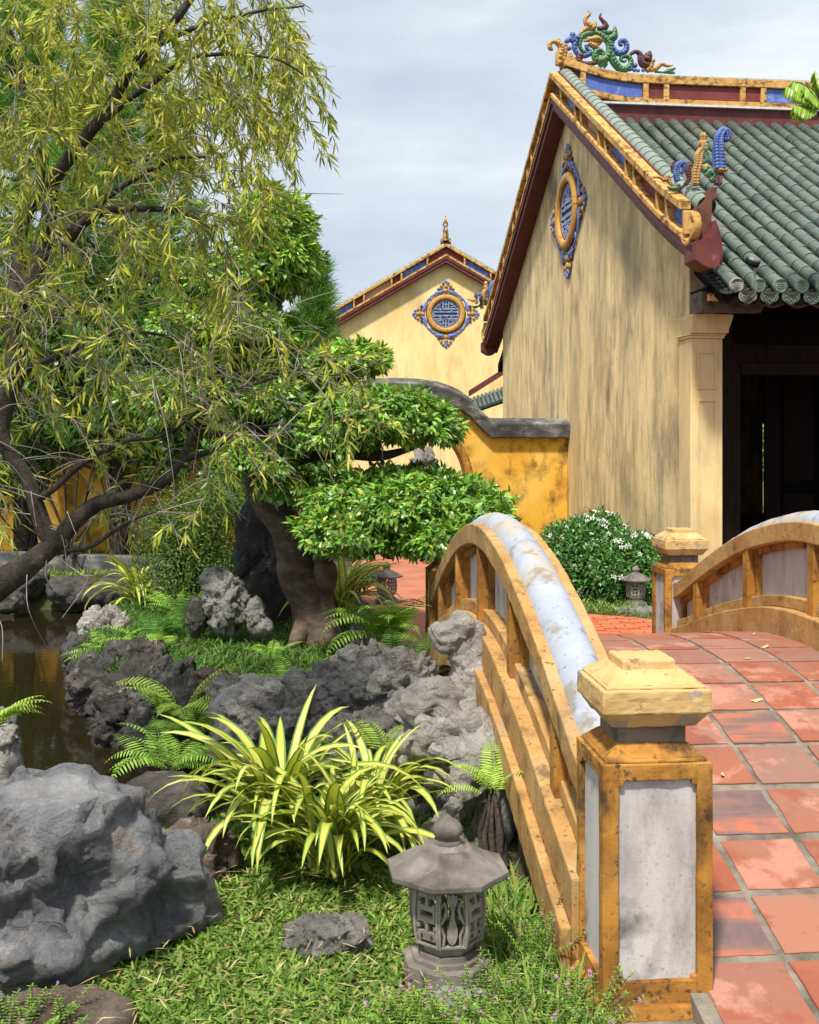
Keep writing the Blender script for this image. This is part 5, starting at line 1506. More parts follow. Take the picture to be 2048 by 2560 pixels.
# ---------------------------------------------------------------- lawns
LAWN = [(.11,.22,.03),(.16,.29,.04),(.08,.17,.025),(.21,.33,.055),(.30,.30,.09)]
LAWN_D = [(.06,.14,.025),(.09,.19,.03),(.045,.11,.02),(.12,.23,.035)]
def lawn(name, box, n, pal, l0, l1, w0, w1, up, extra=None, seed=1, patches=True):
    r = np.random.default_rng(seed)
    P = np.stack([r.uniform(box[0], box[1], n), r.uniform(box[2], box[3], n)], 1)
    keep = (poly_sd(P, POND) > .02) & (poly_sd(P, parr) > .03)
    if extra is not None: keep &= extra(P)
    if patches:
        f = np.sin(P[:, 0]*7.1+2)*np.sin(P[:, 1]*6.3)+np.sin(P[:, 0]*13.7+P[:, 1]*9.1)*.6
        keep &= r.uniform(-1.3, 1.2, n) < f+.75
    P = P[keep]; n = len(P)
    z = ground_h(P)
    P3 = np.concatenate([P, z[:, None]], 1)
    D = rand_dirs(n, 0, r); D[:, 2] = np.abs(D[:, 2])*.5+up; D = norm(D)
    N_ = norm(np.array([0, 0, 1.0]) + r.normal(size=(n, 3))*.35)
    me = leaf_mesh(name, P3, D, N_, r.uniform(l0, l1, n), r.uniform(w0, w1, n), mix_cols(n, pal, r, .15), M['leaf_matt'], 'blade', r.uniform(.1, .5, n))
    return tag(link(name, me), kind='stuff')
def not_deck(P):
    # keep the blades off the bridge deck and the posts
    q = P - np.array([1.4214, 6.136])
    u = q[:, 0]*math.cos(BANG)+q[:, 1]*math.sin(BANG); v = -q[:, 0]*math.sin(BANG)+q[:, 1]*math.cos(BANG)
    return ~((np.abs(u) < 1.12) & (np.abs(v) < 4.5))
o = lawn('lawn_grass', (-1.7, .75, 2.9, 5.6), 105000, LAWN, .022, .058, .007, .0125, .18, not_deck, 1); tag(o, 'short bright green broad bladed lawn grass', 'grass')
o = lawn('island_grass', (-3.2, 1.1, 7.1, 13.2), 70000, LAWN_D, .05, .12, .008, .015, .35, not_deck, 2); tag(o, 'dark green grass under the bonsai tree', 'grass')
o = lawn('verge_grass', (.2, 5.5, 10.7, 18), 42000, LAWN, .06, .16, .009, .016, .6, not_deck, 3); tag(o, 'loose green grass round the white flowering bush', 'grass')
o = lawn('bank_grass', (-7, -3.0, 14.1, 17.5), 12000, LAWN, .06, .14, .010, .018, .5, None, 4); tag(o, 'thin green grass behind the pond kerb', 'grass')
# taller grass tufts along the bridge foot
r = np.random.default_rng(9); n = 1500
P = np.stack([r.uniform(.28, .62, n), r.uniform(3.1, 4.4, n)], 1); P = P[not_deck(P)]; n = len(P)
P3 = np.concatenate([P, ground_h(P)[:, None]], 1); D = rand_dirs(n, 1.6, r)
me = leaf_mesh('tuft_grass', P3, D, norm(np.array([0,-.5,1.0])+r.normal(size=(n,3))*.5), r.uniform(.07, .17, n), r.uniform(.007, .014, n), mix_cols(n, LAWN, r), M['leaf_matt'], 'blade', r.uniform(.2, .7, n))
tag(link('tuft_grass', me), 'taller grass tufts along the foot of the bridge', 'grass', kind='stuff')
# dry straw in the lawn
r = np.random.default_rng(12); n = 420
P3 = np.stack([r.uniform(-1.0, .4, n), r.uniform(3.0, 4.5, n), np.full(n, .045)], 1); D = rand_dirs(n, 0, r); D[:, 2] *= .15
me = leaf_mesh('straw_litter', P3, D, np.tile([0,0,1.0], (n,1)), r.uniform(.02, .09, n), r.uniform(.003, .007, n), mix_cols(n, [(.50,.38,.20),(.62,.50,.30),(.40,.26,.12)], r), M['leaf_matt'], 'blade', .05)
tag(link('straw_litter', me), 'dry straw and dead leaves scattered on the lawn', 'leaf litter', kind='stuff')

# small purple flowered herbs
fm = MB()
for k in range(6):
    a = k*math.pi/3
    fm.add([(0,0,0),(.004*math.cos(a-.4),.004*math.sin(a-.4),.001),(.0065*math.cos(a),.0065*math.sin(a),.002),(.004*math.cos(a+.4),.004*math.sin(a+.4),.001)], [(0,1,2,3)])
M['purple'] = mat('purple', [(.3, (.42, .08, .38)), (.7, (.55, .14, .50))], 6, bump=0, rough=.6)
pfm = fm.mesh('flower', M['purple'])
def cuphea(label, c, rad, n, h, seed):
    t = thing('purple_flower_herb', label, 'plant', c)
    r = random.Random(seed); rn = np.random.default_rng(seed)
    tw = MB(); P, D, N_ = [], [], []; tips = []
    for i in range(n):
        a = r.uniform(0, 6.28); q = rad*math.sqrt(r.random())
        b = Vector((q*math.cos(a), q*math.sin(a)*.6, 0)); out = Vector((math.cos(a), math.sin(a), 0))
        hh = h*r.uniform(.5, 1.1)
        mid = b + Vector((0,0,hh*.5)) + out*hh*.15; tip = b + Vector((0,0,hh)) + out*hh*r.uniform(.2, .8) + Vector((r.gauss(0,.02), r.gauss(0,.02), 0))
        pts = curve([b, mid, tip], 5); tw.tube(pts, rads((.0016, .0008), len(pts)), 4, cap=False)
        for j in range(26):
            f = .15+.85*j/26; k = f*(len(pts)-1); p = pts[int(k)].lerp(pts[min(int(k)+1, len(pts)-1)], k-int(k))
            for s_ in (0, 1):
                aa = j*1.57+s_*math.pi
                P.append(p); D.append((math.cos(aa), math.sin(aa), .45)); N_.append((0,0,1))
        for j in range(r.randint(0, 2)): tips.append(pts[-1-r.randint(0, 4)] + Vector((r.gauss(0,.006), r.gauss(0,.006), .004)))
    P, D, N_ = map(np.array, (P, D, N_))
    ob('stem', tw, M['bark_tan'], t)
    tag(link('foliage', leaf_mesh('foliage', P, D, N_, rn.uniform(.011, .020, len(P)), rn.uniform(.0035, .006, len(P)), mix_cols(len(P), [(.12,.26,.035),(.20,.36,.05),(.28,.42,.08)], rn), M['leaf_matt'], 'lance', .2), t), kind='stuff')
    for p in tips: link('flower', pfm, t, p, (r.uniform(-.9,.3), r.uniform(-.6,.6), r.uniform(0,6)), r.uniform(.8, 1.3))
cuphea('purple flowered herb spreading at the foot of the near bridge post', (.33, 3.28, -.03), .24, 120, .17, 1)
cuphea('purple flowered herb growing in front of the near lantern', (.08, 3.26, -.03), .22, 80, .12, 2)
cuphea('purple flowered herb in front of the huge boulder', (-1.16, 3.28, -.03), .17, 70, .12, 3)
cuphea('thin purple flowered sprigs beside the bridge ledge', (.42, 3.72, -.02), .08, 16, .22, 4)
cuphea('purple flowered sprigs leaning on the near post panel', (.53, 3.31, -.02), .06, 14, .24, 5)

# white flowering bush
wb = thing('flowering_bush', 'rounded dark green bush covered in small white flowers below the gable', 'bush', gp(1500, 1500))
r = np.random.default_rng(21)
lobes = [(px(1455, 1410, 12.7), (.56,.50,.52)), (px(1590, 1425, 12.5), (.42,.42,.40)), (px(1500, 1360, 12.9), (.34,.4,.36)), (px(1400, 1440, 12.6), (.30,.4,.36)), (px(1530, 1440, 12.4), (.50,.45,.40))]
wl = wb.location
P, D, N_ = [], [], []
FP, FN = [], []
for c, rr in lobes:
    c = np.array(c-wl); rr = np.array(rr)
    n = int(5200*rr[0]*rr[2]*4)
    d = rand_dirs(n, .25, r); q = r.uniform(.72, 1.04, n)[:, None]
    lump = 1+.10*np.sin(d[:, :1]*9)*np.sin(d[:, 1:2]*8+1)*np.sin(d[:, 2:3]*7)
    P.append(c+d*rr*q*lump); D.append(norm(d+r.normal(size=(n,3))*.7)); N_.append(norm(d+r.normal(size=(n,3))*.5+np.array([0,0,.5])))
    k = int(75*rr[0]); dd = rand_dirs(k*2, .9, r); dd = dd[dd[:, 1] < .25][:k]; FP.append(c+dd*rr*1.05); FN.append(dd)
P, D, N_ = map(np.concatenate, (P, D, N_))
tag(link('crown', leaf_mesh('crown', P, D, N_, r.uniform(.05, .085, len(P)), r.uniform(.016, .026, len(P)), mix_cols(len(P), [(.045,.14,.025),(.07,.20,.035),(.11,.27,.05)], r), M['leaf'], 'lance', .25), wb), kind='stuff')
fm = MB()
for k in range(5):
    a = k*2*math.pi/5
    fm.add([(.004*math.cos(a),.004*math.sin(a),0),(.020*math.cos(a-.3),.020*math.sin(a-.3),.005),(.030*math.cos(a+.12),.030*math.sin(a+.12),.003),(.017*math.cos(a+.5),.017*math.sin(a+.5),.004)], [(0,1,2,3)])
wfm = fm.mesh('flower', M['white_petal'])
for p, d in zip(np.concatenate(FP), np.concatenate(FN)):
    nrm = Vector(d) + Vector((random.gauss(0,.3), -.5+random.gauss(0,.3), .3+random.gauss(0,.3)))
    o = link('flower', wfm, wb, Vector(p), nrm.to_track_quat('Z', 'Y').to_euler(), random.uniform(.9, 1.5))
mb = MB()
for k in range(7):
    a = k*.9; mb.tube([(.3*math.cos(a)*.3, .2*math.sin(a), -.05), (.4*math.cos(a), .2*math.sin(a)+.05, .25), (.5*math.cos(a)+.05, .2*math.sin(a)+.1, .5)], [.02, .015, .006], 6)
ob('stem', mb, M['bark_dark'], wb)
# ---------------------------------------------------------------- bonsai tree
bt_ = thing('bonsai_tree', 'clipped bonsai style tree with thick twisted trunk and cloud shaped leaf pads', 'tree', px(790, 1600, 10.0))
bl = bt_.location
def tr(pts, rr, mb, n=12, jit=.0):
    p = curve([Vector(q)-bl for q in pts], 5)
    R = rads(rr, len(p))
    if jit:
        p = [q+Vector((noise.noise(q*3+Vector((5,1,2)))*jit, noise.noise(q*3)*jit, 0)) for q in p]
    mb.tube(p, R, n)
mb = MB()
tr([px(800,1625,9.95), px(792,1580,9.95), px(778,1500,9.95), px(745,1440,9.95), px(735,1380,9.95), px(712,1310,9.95), px(668,1250,10.0), px(640,1180,10.1), px(640,1080,10.2), px(670,960,10.2), px(690,820,10.2), px(680,690,10.2), px(700,560,10.2)], (.27,.215,.19,.185,.165,.150,.150,.14,.12,.11,.09,.075,.06,.04), mb, 14)
tr([px(800,1500,9.95), px(812,1430,9.9), px(800,1395,9.9)], (.10,.12,.06), mb)
tr([px(800,1540,9.95), px(835,1600,9.8), px(880,1622,9.7)], (.14,.09,.04), mb); tr([px(770,1550,9.9), px(742,1600,9.75), px(725,1622,9.7)], (.12,.07,.03), mb)
tr([px(800,1400,9.9), px(850,1340,9.6), px(930,1330,9.4), px(1000,1375,9.3), px(1060,1370,9.2), px(1140,1345,9.2)], (.09,.075,.06,.05,.035,.02), mb, 8, .10)
tr([px(930,1335,9.4), px(960,1385,9.3), px(985,1395,9.3)], (.04,.03,.01), mb, 6); tr([px(1050,1372,9.2), px(1060,1395,9.2), px(1050,1402,9.2)], (.025,.018,.008), mb, 6)
tr([px(650,1200,10.1), px(740,1150,9.9), px(840,1130,9.7), px(940,1140,9.6), px(1040,1120,9.6)], (.09,.07,.06,.045,.02), mb, 8, .08)
tr([px(655,1050,10.2), px(760,1010,10.0), px(860,960,9.9), px(900,920,9.9)], (.07,.05,.035,.02), mb, 8, .08)
tr([px(640,1150,10.1), px(560,1100,10.0), px(480,1060,9.9)], (.07,.05,.02), mb, 8, .06); tr([px(690,830,10.2), px(580,800,10.0), px(500,790,9.9)], (.05,.035,.015), mb, 8, .06); tr([px(685,720,10.2), px(600,690,10.1), px(540,680,10.0)], (.045,.03,.012), mb, 8, .05)
for k in range(40):
    x = random.uniform(860, 1240); y = random.uniform(1330, 1372)
    p = px(x, y, 9.2+random.uniform(-.3, .3)); tr([p, p+Vector((random.uniform(-.12,.12), 0, -.03)), p+Vector((random.uniform(-.25,.25), random.uniform(-.1,.1), .06))], (.016,.012,.005), mb, 5)
ob('trunk', mb, M['bark_tan'], bt_)
PADS = [(1010,1255,9.2,.84,.75,.30),(880,1325,9.0,.42,.7,.22),(1150,1290,9.2,.42,.7,.24),(1105,1345,8.4,.30,.35,.13),(980,1350,8.9,.34,.5,.13),(950,1050,9.6,.62,.6,.30),(1060,1075,9.5,.32,.45,.20),(840,1090,9.7,.40,.5,.24),(890,905,9.9,.31,.4,.16),(830,930,10.0,.25,.35,.16),
        (690,590,10.2,.38,.45,.42),(730,660,10.1,.26,.4,.26),(650,700,10.2,.45,.5,.26),(560,720,10.1,.45,.5,.24),(620,830,10.1,.55,.5,.24),(500,830,10.0,.42,.5,.26),(640,1160,9.8,.36,.35,.20),(715,1225,9.6,.24,.25,.12),(560,1000,10.2,.5,.5,.26),(700,1010,10.1,.4,.5,.25),(430,1010,10.0,.5,.5,.28),(650,900,10.3,.4,.4,.22)]
r = np.random.default_rng(31)
P, D, N_, Cc = [], [], [], []
PADS = [(x, y, Y-.25 if y < 1200 else Y, rx*.97, ry*1.45, rz*.86) for x, y, Y, rx, ry, rz in PADS]  # pads made deeper, upper ones brought forward, shaped to shade the island lawn
for i, (x, y, Y, rx, ry, rz) in enumerate(PADS):
    c = np.array(px(x, y, Y)-bl); rr = np.array((rx, ry, rz))
    nc = int(520*(rx*ry+.8*(rx+ry)*.5*rz)*2.0)
    dc = rand_dirs(nc, .35, r); dc = dc[dc[:, 2] > -.55]; nc = len(dc)
    lump = 1 + .13*np.sin(dc[:, :1]*6+i)*np.sin(dc[:, 1:2]*7+2*i)+.07*np.sin(dc[:, :1]*14+dc[:, 2:3]*11+i)
    qc = (r.uniform(.72, .98, nc)+np.where(r.uniform(size=nc) < .03, r.uniform(0, .12, nc), 0))[:, None]
    per = 11; n = nc*per
    d = np.repeat(dc, per, axis=0); tint = np.repeat(r.normal(size=(nc, 1))*.20+1, per, axis=0)
    off = norm(r.normal(size=(n, 3))+d*.5)
    P.append(np.repeat(c+dc*rr*qc*lump, per, axis=0)+off*r.uniform(.005, .045, n)[:, None])
    D.append(norm(off*.8+d*.35+np.array([0,0,-.22]))); N_.append(norm(d*.6+np.array([0,0,.8])+r.normal(size=(n,3))*.35))
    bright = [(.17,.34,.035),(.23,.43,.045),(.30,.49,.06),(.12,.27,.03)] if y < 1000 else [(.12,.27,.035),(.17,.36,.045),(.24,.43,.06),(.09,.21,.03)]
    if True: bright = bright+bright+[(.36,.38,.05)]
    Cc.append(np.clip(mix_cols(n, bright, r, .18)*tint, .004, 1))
P, D, N_, Cc = map(np.concatenate, (P, D, N_, Cc))
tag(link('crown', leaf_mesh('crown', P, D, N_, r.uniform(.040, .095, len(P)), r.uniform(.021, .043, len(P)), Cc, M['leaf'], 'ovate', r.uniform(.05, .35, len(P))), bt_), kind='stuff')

# ---------------------------------------------------------------- weeping bottlebrush tree
wt = thing('weeping_tree', 'weeping tree with narrow olive leaves and pale twigs leaning over the pond', 'tree', Vector((px(-420, 1900, 5.6).x, 5.6, -.02)))
wl = wt.location
limbs = [
 ([(-500,2080,5.5),(-420,1900,5.6),(-260,1640,5.6),(-110,1545,5.6),(0,1465,5.6),(70,1415,5.6),(130,1368,5.6),(175,1318,5.6),(240,1272,5.6),(330,1240,5.5),(410,1200,5.5),(452,1150,5.5),(478,1085,5.5),(540,1000,5.4),(620,960,5.3),(740,930,5.2)], (.14,.12,.10,.085,.075,.062,.05,.045,.040,.032,.026,.02,.016,.012,.008,.004)),
 ([(140,1372,5.6),(108,1330,5.6),(88,1255,5.6),(62,1190,5.6),(20,1130,5.6),(4,1060,5.6),(22,960,5.6),(44,860,5.6),(52,760,5.6),(90,660,5.6),(122,560,5.6),(126,480,5.6),(190,372,5.5),(280,250,5.4),(350,140,5.3),(440,40,5.2),(520,-60,5.2)], (.05,.045,.04,.036,.036,.045,.058,.064,.06,.045,.04,.034,.032,.028,.024,.02,.016)),
 ([(48,840,5.6),(36,720,5.6),(62,560,5.7),(104,430,5.7),(70,260,5.8),(24,80,5.8)], (.05,.04,.03,.024,.018,.012)),
 ([(100,640,5.6),(190,560,5.6),(265,495,5.5),(350,445,5.4),(425,400,5.3),(520,390,5.2)], (.026,.022,.018,.014,.01,.005)),
 ([(160,640,5.6),(215,548,5.5),(300,520,5.4),(400,520,5.3),(500,555,5.2),(560,640,5.2)], (.03,.026,.02,.014,.010,.005)),
 ([(122,1390,5.6),(200,1372,5.6),(262,1350,5.6),(330,1300,5.5),(400,1280,5.4)], (.018,.014,.012,.009,.005)),
 ([(20,960,5.6),(110,900,5.5),(220,860,5.4),(330,830,5.2),(460,850,5.1)], (.02,.016,.012,.009,.005)),
 ([(240,300,5.45),(340,240,5.3),(450,160,5.2),(560,130,5.1),(680,150,5.0),(760,190,5.0)], (.018,.014,.012,.009,.006,.003)),
 ([(300,220,5.4),(400,110,5.3),(520,60,5.2),(640,30,5.1),(760,10,5.1)], (.016,.013,.010,.008,.004)),
 ([(452,1150,5.5),(520,1130,5.4),(600,1080,5.3),(700,1060,5.2),(800,1080,5.1)], (.016,.012,.009,.007,.003)),
 ([(85,1250,5.6),(180,1180,5.5),(300,1110,5.4),(420,1080,5.3),(520,1010,5.3)], (.018,.014,.010,.008,.004)),
]
big, twg = MB(), MB()
nodes = []      # (pos, radius)
for pts, rr in limbs:
    p = curve([px(*q)-wl for q in pts], 5); R = rads(rr, len(p))
    p = [q+Vector((noise.noise(q*4), noise.noise(q*4+Vector((9,9,9))), noise.noise(q*4+Vector((3,7,1)))))*.025 for q in p]
    big.tube(p, R, 9)
    for q, k in zip(p, R): nodes.append((q, k))
ob('trunk', big, M['bark_dark'], wt)
REG = np.array([(-120,-60),(700,-60),(800,120),(790,220),(740,330),(720,430),(640,520),(590,640),(640,740),(820,840),(960,930),(985,1060),(900,1110),(800,1140),(700,1210),(560,1235),(480,1290),(330,1330),(180,1260),(60,1300),(-120,1300)], float)
r = np.random.default_rng(41)
targets = []
while len(targets) < 560:
    q = r.uniform((-120,-60), (990,1330), (400, 2))
    ins = poly_sd(q, REG) < 0
    for x, y in q[ins]:
        # thinner towards the water and the right
        keep = 1.0 if y < 480 else (.70 if y < 1000 else .42)
        if x > 560 and y > 700: keep *= .75
        if r.uniform() < keep: targets.append((x, y, r.uniform(4.7, 6.4)))
targets = [px(*t)-wl for t in targets[:560]]
NP = np.array([n_[0] for n_ in nodes]); NR = [n_[1] for n_ in nodes]
targets.sort(key=lambda t: float(np.min(np.linalg.norm(NP-np.array(t), axis=1))))
LP, LD, LN, LL = [], [], [], []
def leafy(pts, a, b, dens):
    for j in range(len(pts)-1):
        f = j/(len(pts)-1)
        if f < a or f > b: continue
        p, q = pts[j], pts[j+1]; d = (q-p)
        L_ = d.length; dn = np.array(d.normalized())
        k = max(1, int(L_*dens))
        for i in range(k):
            s_ = r.uniform(); v = r.normal(size=3); v -= dn*v.dot(dn); v /= np.linalg.norm(v)
            LP.append(np.array(p+d*s_)); LD.append(dn*r.uniform(.75, 1.1)+v*r.uniform(.35, .95)+np.array([0,0,-.10])); LN.append(np.array([0,-.3,1.0])+r.normal(size=3)*.7); LL.append(r.uniform(.045, .092))
for ti, t in enumerate(targets):
    dist = np.linalg.norm(NP-np.array(t), axis=1)
    # prefer nodes that lie left of and not below the target, so that sprays reach out and hang
    pen = dist + .5*np.maximum(0, NP[:, 0]-t.x) + .25*np.maximum(0, t.z-NP[:, 2]-.3)
    i = int(np.argmin(pen)); a = Vector(NP[i]); L_ = (t-a).length
    if L_ < .04: continue
    mid = a.lerp(t, .5) + Vector((r.normal()*.08*L_, r.normal()*.10*L_, .12*L_+r.normal()*.09*L_))
    pts = curve([a, mid, t + Vector((0,0,-.03))], 6)
    r0 = min(NR[i]*.6, .004+.004*L_); r0 = max(r0, .0022)
    twg.tube(pts, rads((r0, .0016), len(pts)), 5, cap=False)
    for k in (4, 8, 12):
        NP = np.vstack([NP, np.array(pts[k])[None]]); NR.append(r0*.8)
    # terminal spray
    dr = (pts[-1]-pts[-3]).normalized()
    up = t.z+wl.z
    lush = 1.2 if up > 2.7 else .85
    hang = 1.0 if (t.x+wl.x)/(t.y+wl.y)*F > -520 and up > 2.6 else .25
    leafy(pts, .55, 1.0, 16*lush)
    for s_ in range(int(r.integers(2, 5))):
        b0 = pts[-1-int(r.integers(0, 5))]
        dd = (dr + Vector(r.normal(size=3)*.75) + Vector((.18, 0, -.55*hang+.05))).normalized()
        ln = r.uniform(.10, .26)
        p2 = curve([b0, b0+dd*ln*.5+Vector((0,0,.01)), b0+dd*ln+Vector((0,0,-.30*ln*hang))], 4)
        twg.tube(p2, rads((.0018, .0008), len(p2)), 4, cap=False)
        bare = r.uniform() < (.12 if up > 2.6 else .35)
        if not bare: leafy(p2, .0, 1.0, 95*lush)
# bare pale twigs
for k in range(700):
    i = int(r.integers(0, len(NP))); a = Vector(NP[i])
    if a.z+wl.z > 3.0 and k % 6: continue
    if (a.x+wl.x)/(a.y+wl.y)*F > -330 and a.z+wl.z > 2.5: continue
    dd = Vector((r.normal()*.6+.4, r.normal()*.5, r.normal()*.6-.2)).normalized(); ln = r.uniform(.12, .45)
    p2 = curve([a, a+dd*ln*.5+Vector(r.normal(size=3)*.08)*ln*1.6, a+dd*ln+Vector((0,0,-.05))], 5)
    twg.tube(p2, rads((.0034, .0011), len(p2)), 5, cap=False)
ob('twigs', twg, M['bark_pale'], wt)
LP, LD, LN = map(np.array, (LP, LD, LN)); LL = np.array(LL)
OL = [(.27,.33,.03),(.35,.40,.04),(.18,.24,.025),(.42,.44,.05),(.52,.47,.06),(.32,.36,.08),(.14,.18,.03)]
tag(link('crown', leaf_mesh('crown', LP, LD, LN, LL, r.uniform(.007, .011, len(LP)), mix_cols(len(LP), OL, r), M['leaf_matt'], 'lance', r.uniform(-.05, .25, len(LP))), wt), kind='stuff')
print('weeping leaves', len(LP))

# ---------------------------------------------------------------- pines behind
def pine(label, base, h, spread, ntuft, seed, lean=0.0):
    t = thing('pine_tree', label, 'tree', base)
    r = np.random.default_rng(seed); mb = MB()
    mb.tube([(0,0,-.1),(lean*.3,0,h*.35),(lean*.7,0,h*.7),(lean,0,h*.97)], [.16,.13,.08,.03], 10)
    P, D, N_ = [], [], []
    for k in range(ntuft):
        z = h*(.18+.82*r.uniform()**.9); f = (z/h)
        rad = spread*(1.05-f)**.75*r.uniform(.45, 1.0); a = r.uniform(0, 6.283)
        tip = Vector((lean*f+rad*math.cos(a), rad*math.sin(a), z+.15*rad))
        if k % 3 == 0: mb.tube([(lean*f,0,z-.25*rad), (lean*f+rad*.5*math.cos(a), rad*.5*math.sin(a), z-.10*rad), tip], [.03,.02,.008], 5, cap=False)
        dirn = np.array(norm(np.array([[math.cos(a)*.6, math.sin(a)*.6, .9]])))[0]
        n = 95
        d = norm(dirn*.85 + r.normal(size=(n,3))*.55)
        s_ = r.uniform(-.22, .10, n)[:, None]
        P.append(np.array(tip)+dirn*s_); D.append(d); N_.append(r.normal(size=(n,3)))
    ob('trunk', mb, M['bark_tan'], t)
    P, D, N_ = map(np.concatenate, (P, D, N_)); n = len(P)
    tag(link('crown', leaf_mesh('crown', P, D, N_, r.uniform(.16, .27, n), r.uniform(.006, .010, n), mix_cols(n, [(.06,.18,.03),(.10,.26,.04),(.14,.32,.05),(.19,.38,.07)], r), M['leaf_matt'], 'blade', r.uniform(-.1, .25, n)), t), kind='stuff')
pine('tall dense pine standing behind the weeping tree', px(300, 1390, 15.6), 7.8, 2.1, 760, 51)
pine('tall pine at the garden wall with tip above the foliage', px(60, 1390, 16.4), 8.6, 2.2, 620, 52)
pine('smaller pine rising behind the bonsai beside the far gable', px(775, 1390, 16.2), 4.2, .72, 260, 53, .1)

# ---------------------------------------------------------------- shrubs behind the pond
def shrub(name, label, base, lobes, n, l, w_, pal, seed, m='leaf', shape='ovate', stems=8):
    t = thing(name, label, 'shrub', base); r = np.random.default_rng(seed)
    b = Vector(base); P, D, N_ = [], [], []; mb = MB()
    for c, rr in lobes:
        c = np.array(c-b); rr = np.array(rr); k = int(n*rr[0]*rr[2]/sum(q[1][0]*q[1][2] for q in lobes))
        d = rand_dirs(k, .1, r); P.append(c+d*rr*r.uniform(.35, 1.05, k)[:, None]); D.append(norm(d+r.normal(size=(k,3))*.9)); N_.append(norm(d+np.array([0,0,.6])+r.normal(size=(k,3))*.6))
    for k in range(stems):
        c, rr = lobes[k % len(lobes)]; e_ = (c-b)+Vector((r.normal()*rr[0]*.4, r.normal()*rr[1]*.4, rr[2]*.5))
        mb.tube([(r.normal()*.06, r.normal()*.06, -.05), e_*.5+Vector((r.normal()*.05, 0, 0)), e_], [.016, .011, .004], 5)
    ob('stem', mb, M['bark_dark'], t)
    P, D, N_ = map(np.concatenate, (P, D, N_)); k = len(P)
    tag(link('crown', leaf_mesh('crown', P, D, N_, r.uniform(l*.7, l*1.2, k), r.uniform(w_*.7, w_*1.2, k), mix_cols(k, pal, r), M[m], shape, .2), t), kind='stuff')
DK = [(.05,.11,.02),(.08,.16,.03),(.12,.20,.035),(.17,.25,.05)]
shrub('fine_shrub', 'dark fine leaved shrub with thin stems behind the island lawn', px(470, 1550, 11.6), [(px(470, 1300, 11.6), (.45,.4,.38)), (px(440, 1420, 11.5), (.45,.4,.38)), (px(540, 1400, 11.7), (.36,.4,.5)), (px(400, 1330, 11.6), (.3,.3,.3)), (px(560, 1250, 11.8), (.4,.4,.3))], 13000, .040, .016, DK, 61, 'leaf_matt', stems=22)
shrub('garden_shrub', 'bright broadleaf shrub growing against the yellow wall', px(70, 1385, 16.2), [(px(60, 1160, 16.2), (.55,.5,.5)), (px(160, 1080, 16.3), (.6,.5,.5)), (px(-40, 1230, 16), (.4,.4,.4))], 3200, .11, .05, [(.12,.26,.04),(.18,.34,.05),(.09,.20,.03)], 62)
shrub('garden_shrub', 'green broadleaf shrub between the pines and the dark fine shrub', px(300, 1385, 15.2), [(px(310, 1060, 15.2), (.75,.6,.5)), (px(420, 1130, 15.0), (.6,.5,.45)), (px(230, 1000, 15.4), (.6,.5,.45)), (px(520, 1030, 15), (.55,.5,.5))], 5200, .11, .05, [(.08,.19,.03),(.13,.27,.04),(.06,.14,.025)], 63)
shrub('garden_shrub', 'shaded shrub filling the space behind the bonsai trunk', px(640, 1440, 13.0), [(px(610, 1180, 13.0), (.5,.4,.6)), (px(720, 1200, 13.2), (.45,.4,.6)), (px(800, 1150, 13.2), (.35,.4,.5))], 4600, .10, .045, [(.05,.13,.022),(.08,.18,.03),(.12,.24,.04)], 64)
shrub('garden_shrub', 'low green plants along the brick path edge', px(1075, 1400, 16.6), [(px(1080, 1375, 16.6), (.35,.3,.14)), (px(1110, 1385, 16.0), (.35,.3,.14))], 1500, .07, .03, [(.12,.26,.04),(.18,.34,.05)], 65, stems=4)
shrub('garden_shrub', 'sunlit shrub in the yard behind the large hall', px(1912, 1200, 28), [(px(1912, 1120, 28), (1.2,.6,.9))], 3000, .14, .06, [(.16,.34,.05),(.22,.42,.06)], 66, stems=4)
shrub('garden_shrub', 'low shrub at the edge of the sunlit lantern', px(905, 1470, 12.7), [(px(905, 1440, 12.7), (.22,.2,.12))], 700, .06, .025, DK, 67, stems=4)

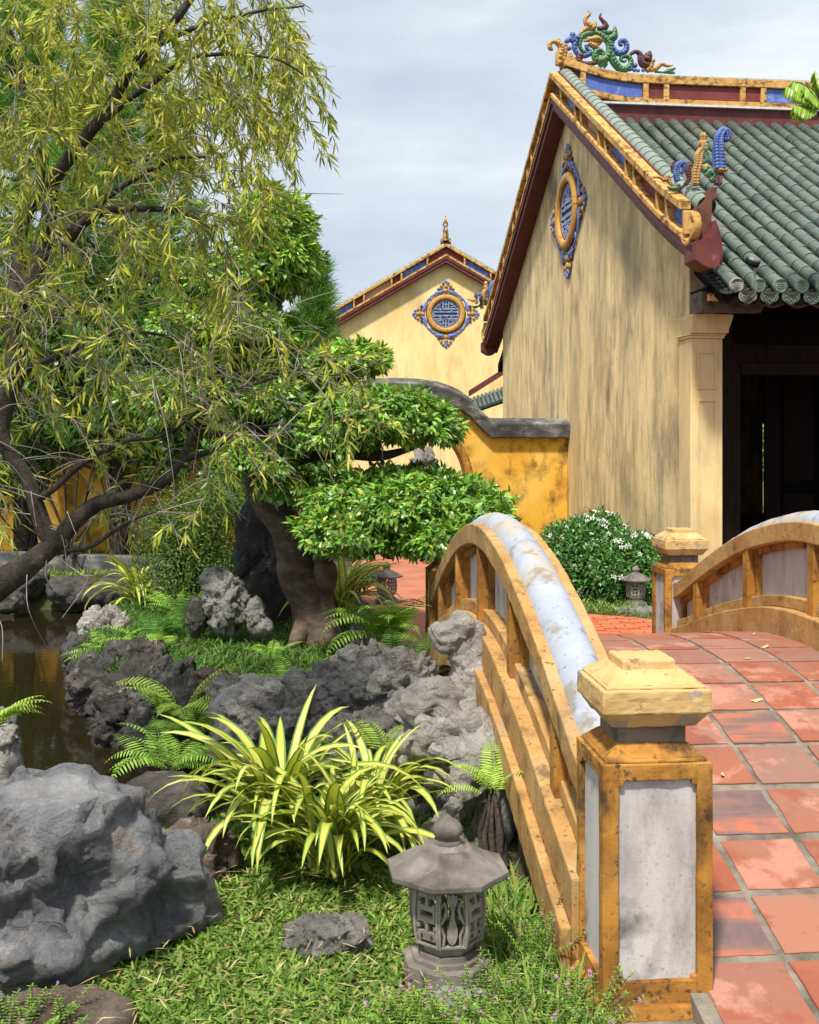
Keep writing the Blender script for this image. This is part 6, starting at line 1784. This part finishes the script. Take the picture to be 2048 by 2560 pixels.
shrub('broadleaf_tree', 'dark broadleaf tree filling the space behind the weeping tree', px(180, 1385, 14.8), [(px(120, 800, 14.8), (1.1,.8,.9)), (px(330, 900, 14.8), (1.1,.8,.7)), (px(480, 960, 14.6), (.9,.7,.6)), (px(30, 950, 14.8), (1.0,.8,.8)), (px(430, 700, 15), (.8,.7,.8))], 11000, .13, .055, [(.05,.12,.022),(.08,.18,.03),(.11,.23,.035)], 68, stems=10)
# leafy shoot sprouting at the hall ridge
sp = thing('leafy_plant', 'yellow green leafy plant with drooping divided leaves in front of the roof ridge', 'plant', Vector((px(2120, 330, 11.5).x, 11.5, -.02)))
sl_ = sp.location
P, D, N_, LN_ = [], [], [], []
r = np.random.default_rng(71); mb = MB()
hub = px(2050, 262, 11.5)-sl_
mb.tube([Vector((0,0,-.05)), Vector((.03,0,1.8)), Vector((-.05,.03,3.6)), hub], [.07,.055,.04,.022], 8)
for tips in ([(2050,262),(2005,225),(1968,216)], [(2050,262),(2015,215),(1982,203)], [(2050,262),(2032,225),(2005,210)], [(2050,262),(2045,210),(2037,178)], [(2050,262),(2056,200),(2062,165)], [(2050,262),(2020,268),(1988,262)], [(2050,262),(2090,230),(2130,240)], [(2050,262),(2085,200),(2110,190)]):
    pts = curve([px(x, y, 11.5+.15*i*(r.uniform()-.5))-sl_ for i, (x, y) in enumerate(tips)], 8)
    mb.tube(pts, rads((.012,.004), len(pts)), 5)
    for j in range(2, len(pts)-1):
        T = np.array((pts[j+1]-pts[j]).normalized())
        for q in (0, .5):
            for sg in (-1, 1):
                P.append(np.array(pts[j].lerp(pts[j+1], q))); D.append(T*.35+np.array([0, sg*.55, -.75])); N_.append(np.array([0,-1.,.2])+r.normal(size=3)*.2); LN_.append(.15*math.sin(math.pi*(.15+.75*j/len(pts)))+.03)
ob('stem', mb, M['bark_tan'], sp)
P, D, N_ = map(np.array, (P, D, N_))
tag(link('crown', leaf_mesh('crown', P, D, N_, np.array(LN_), .024, mix_cols(len(P), [(.25,.42,.04),(.34,.50,.05),(.18,.34,.03)], r), M['leaf'], 'lance', .2), sp), kind='stuff')
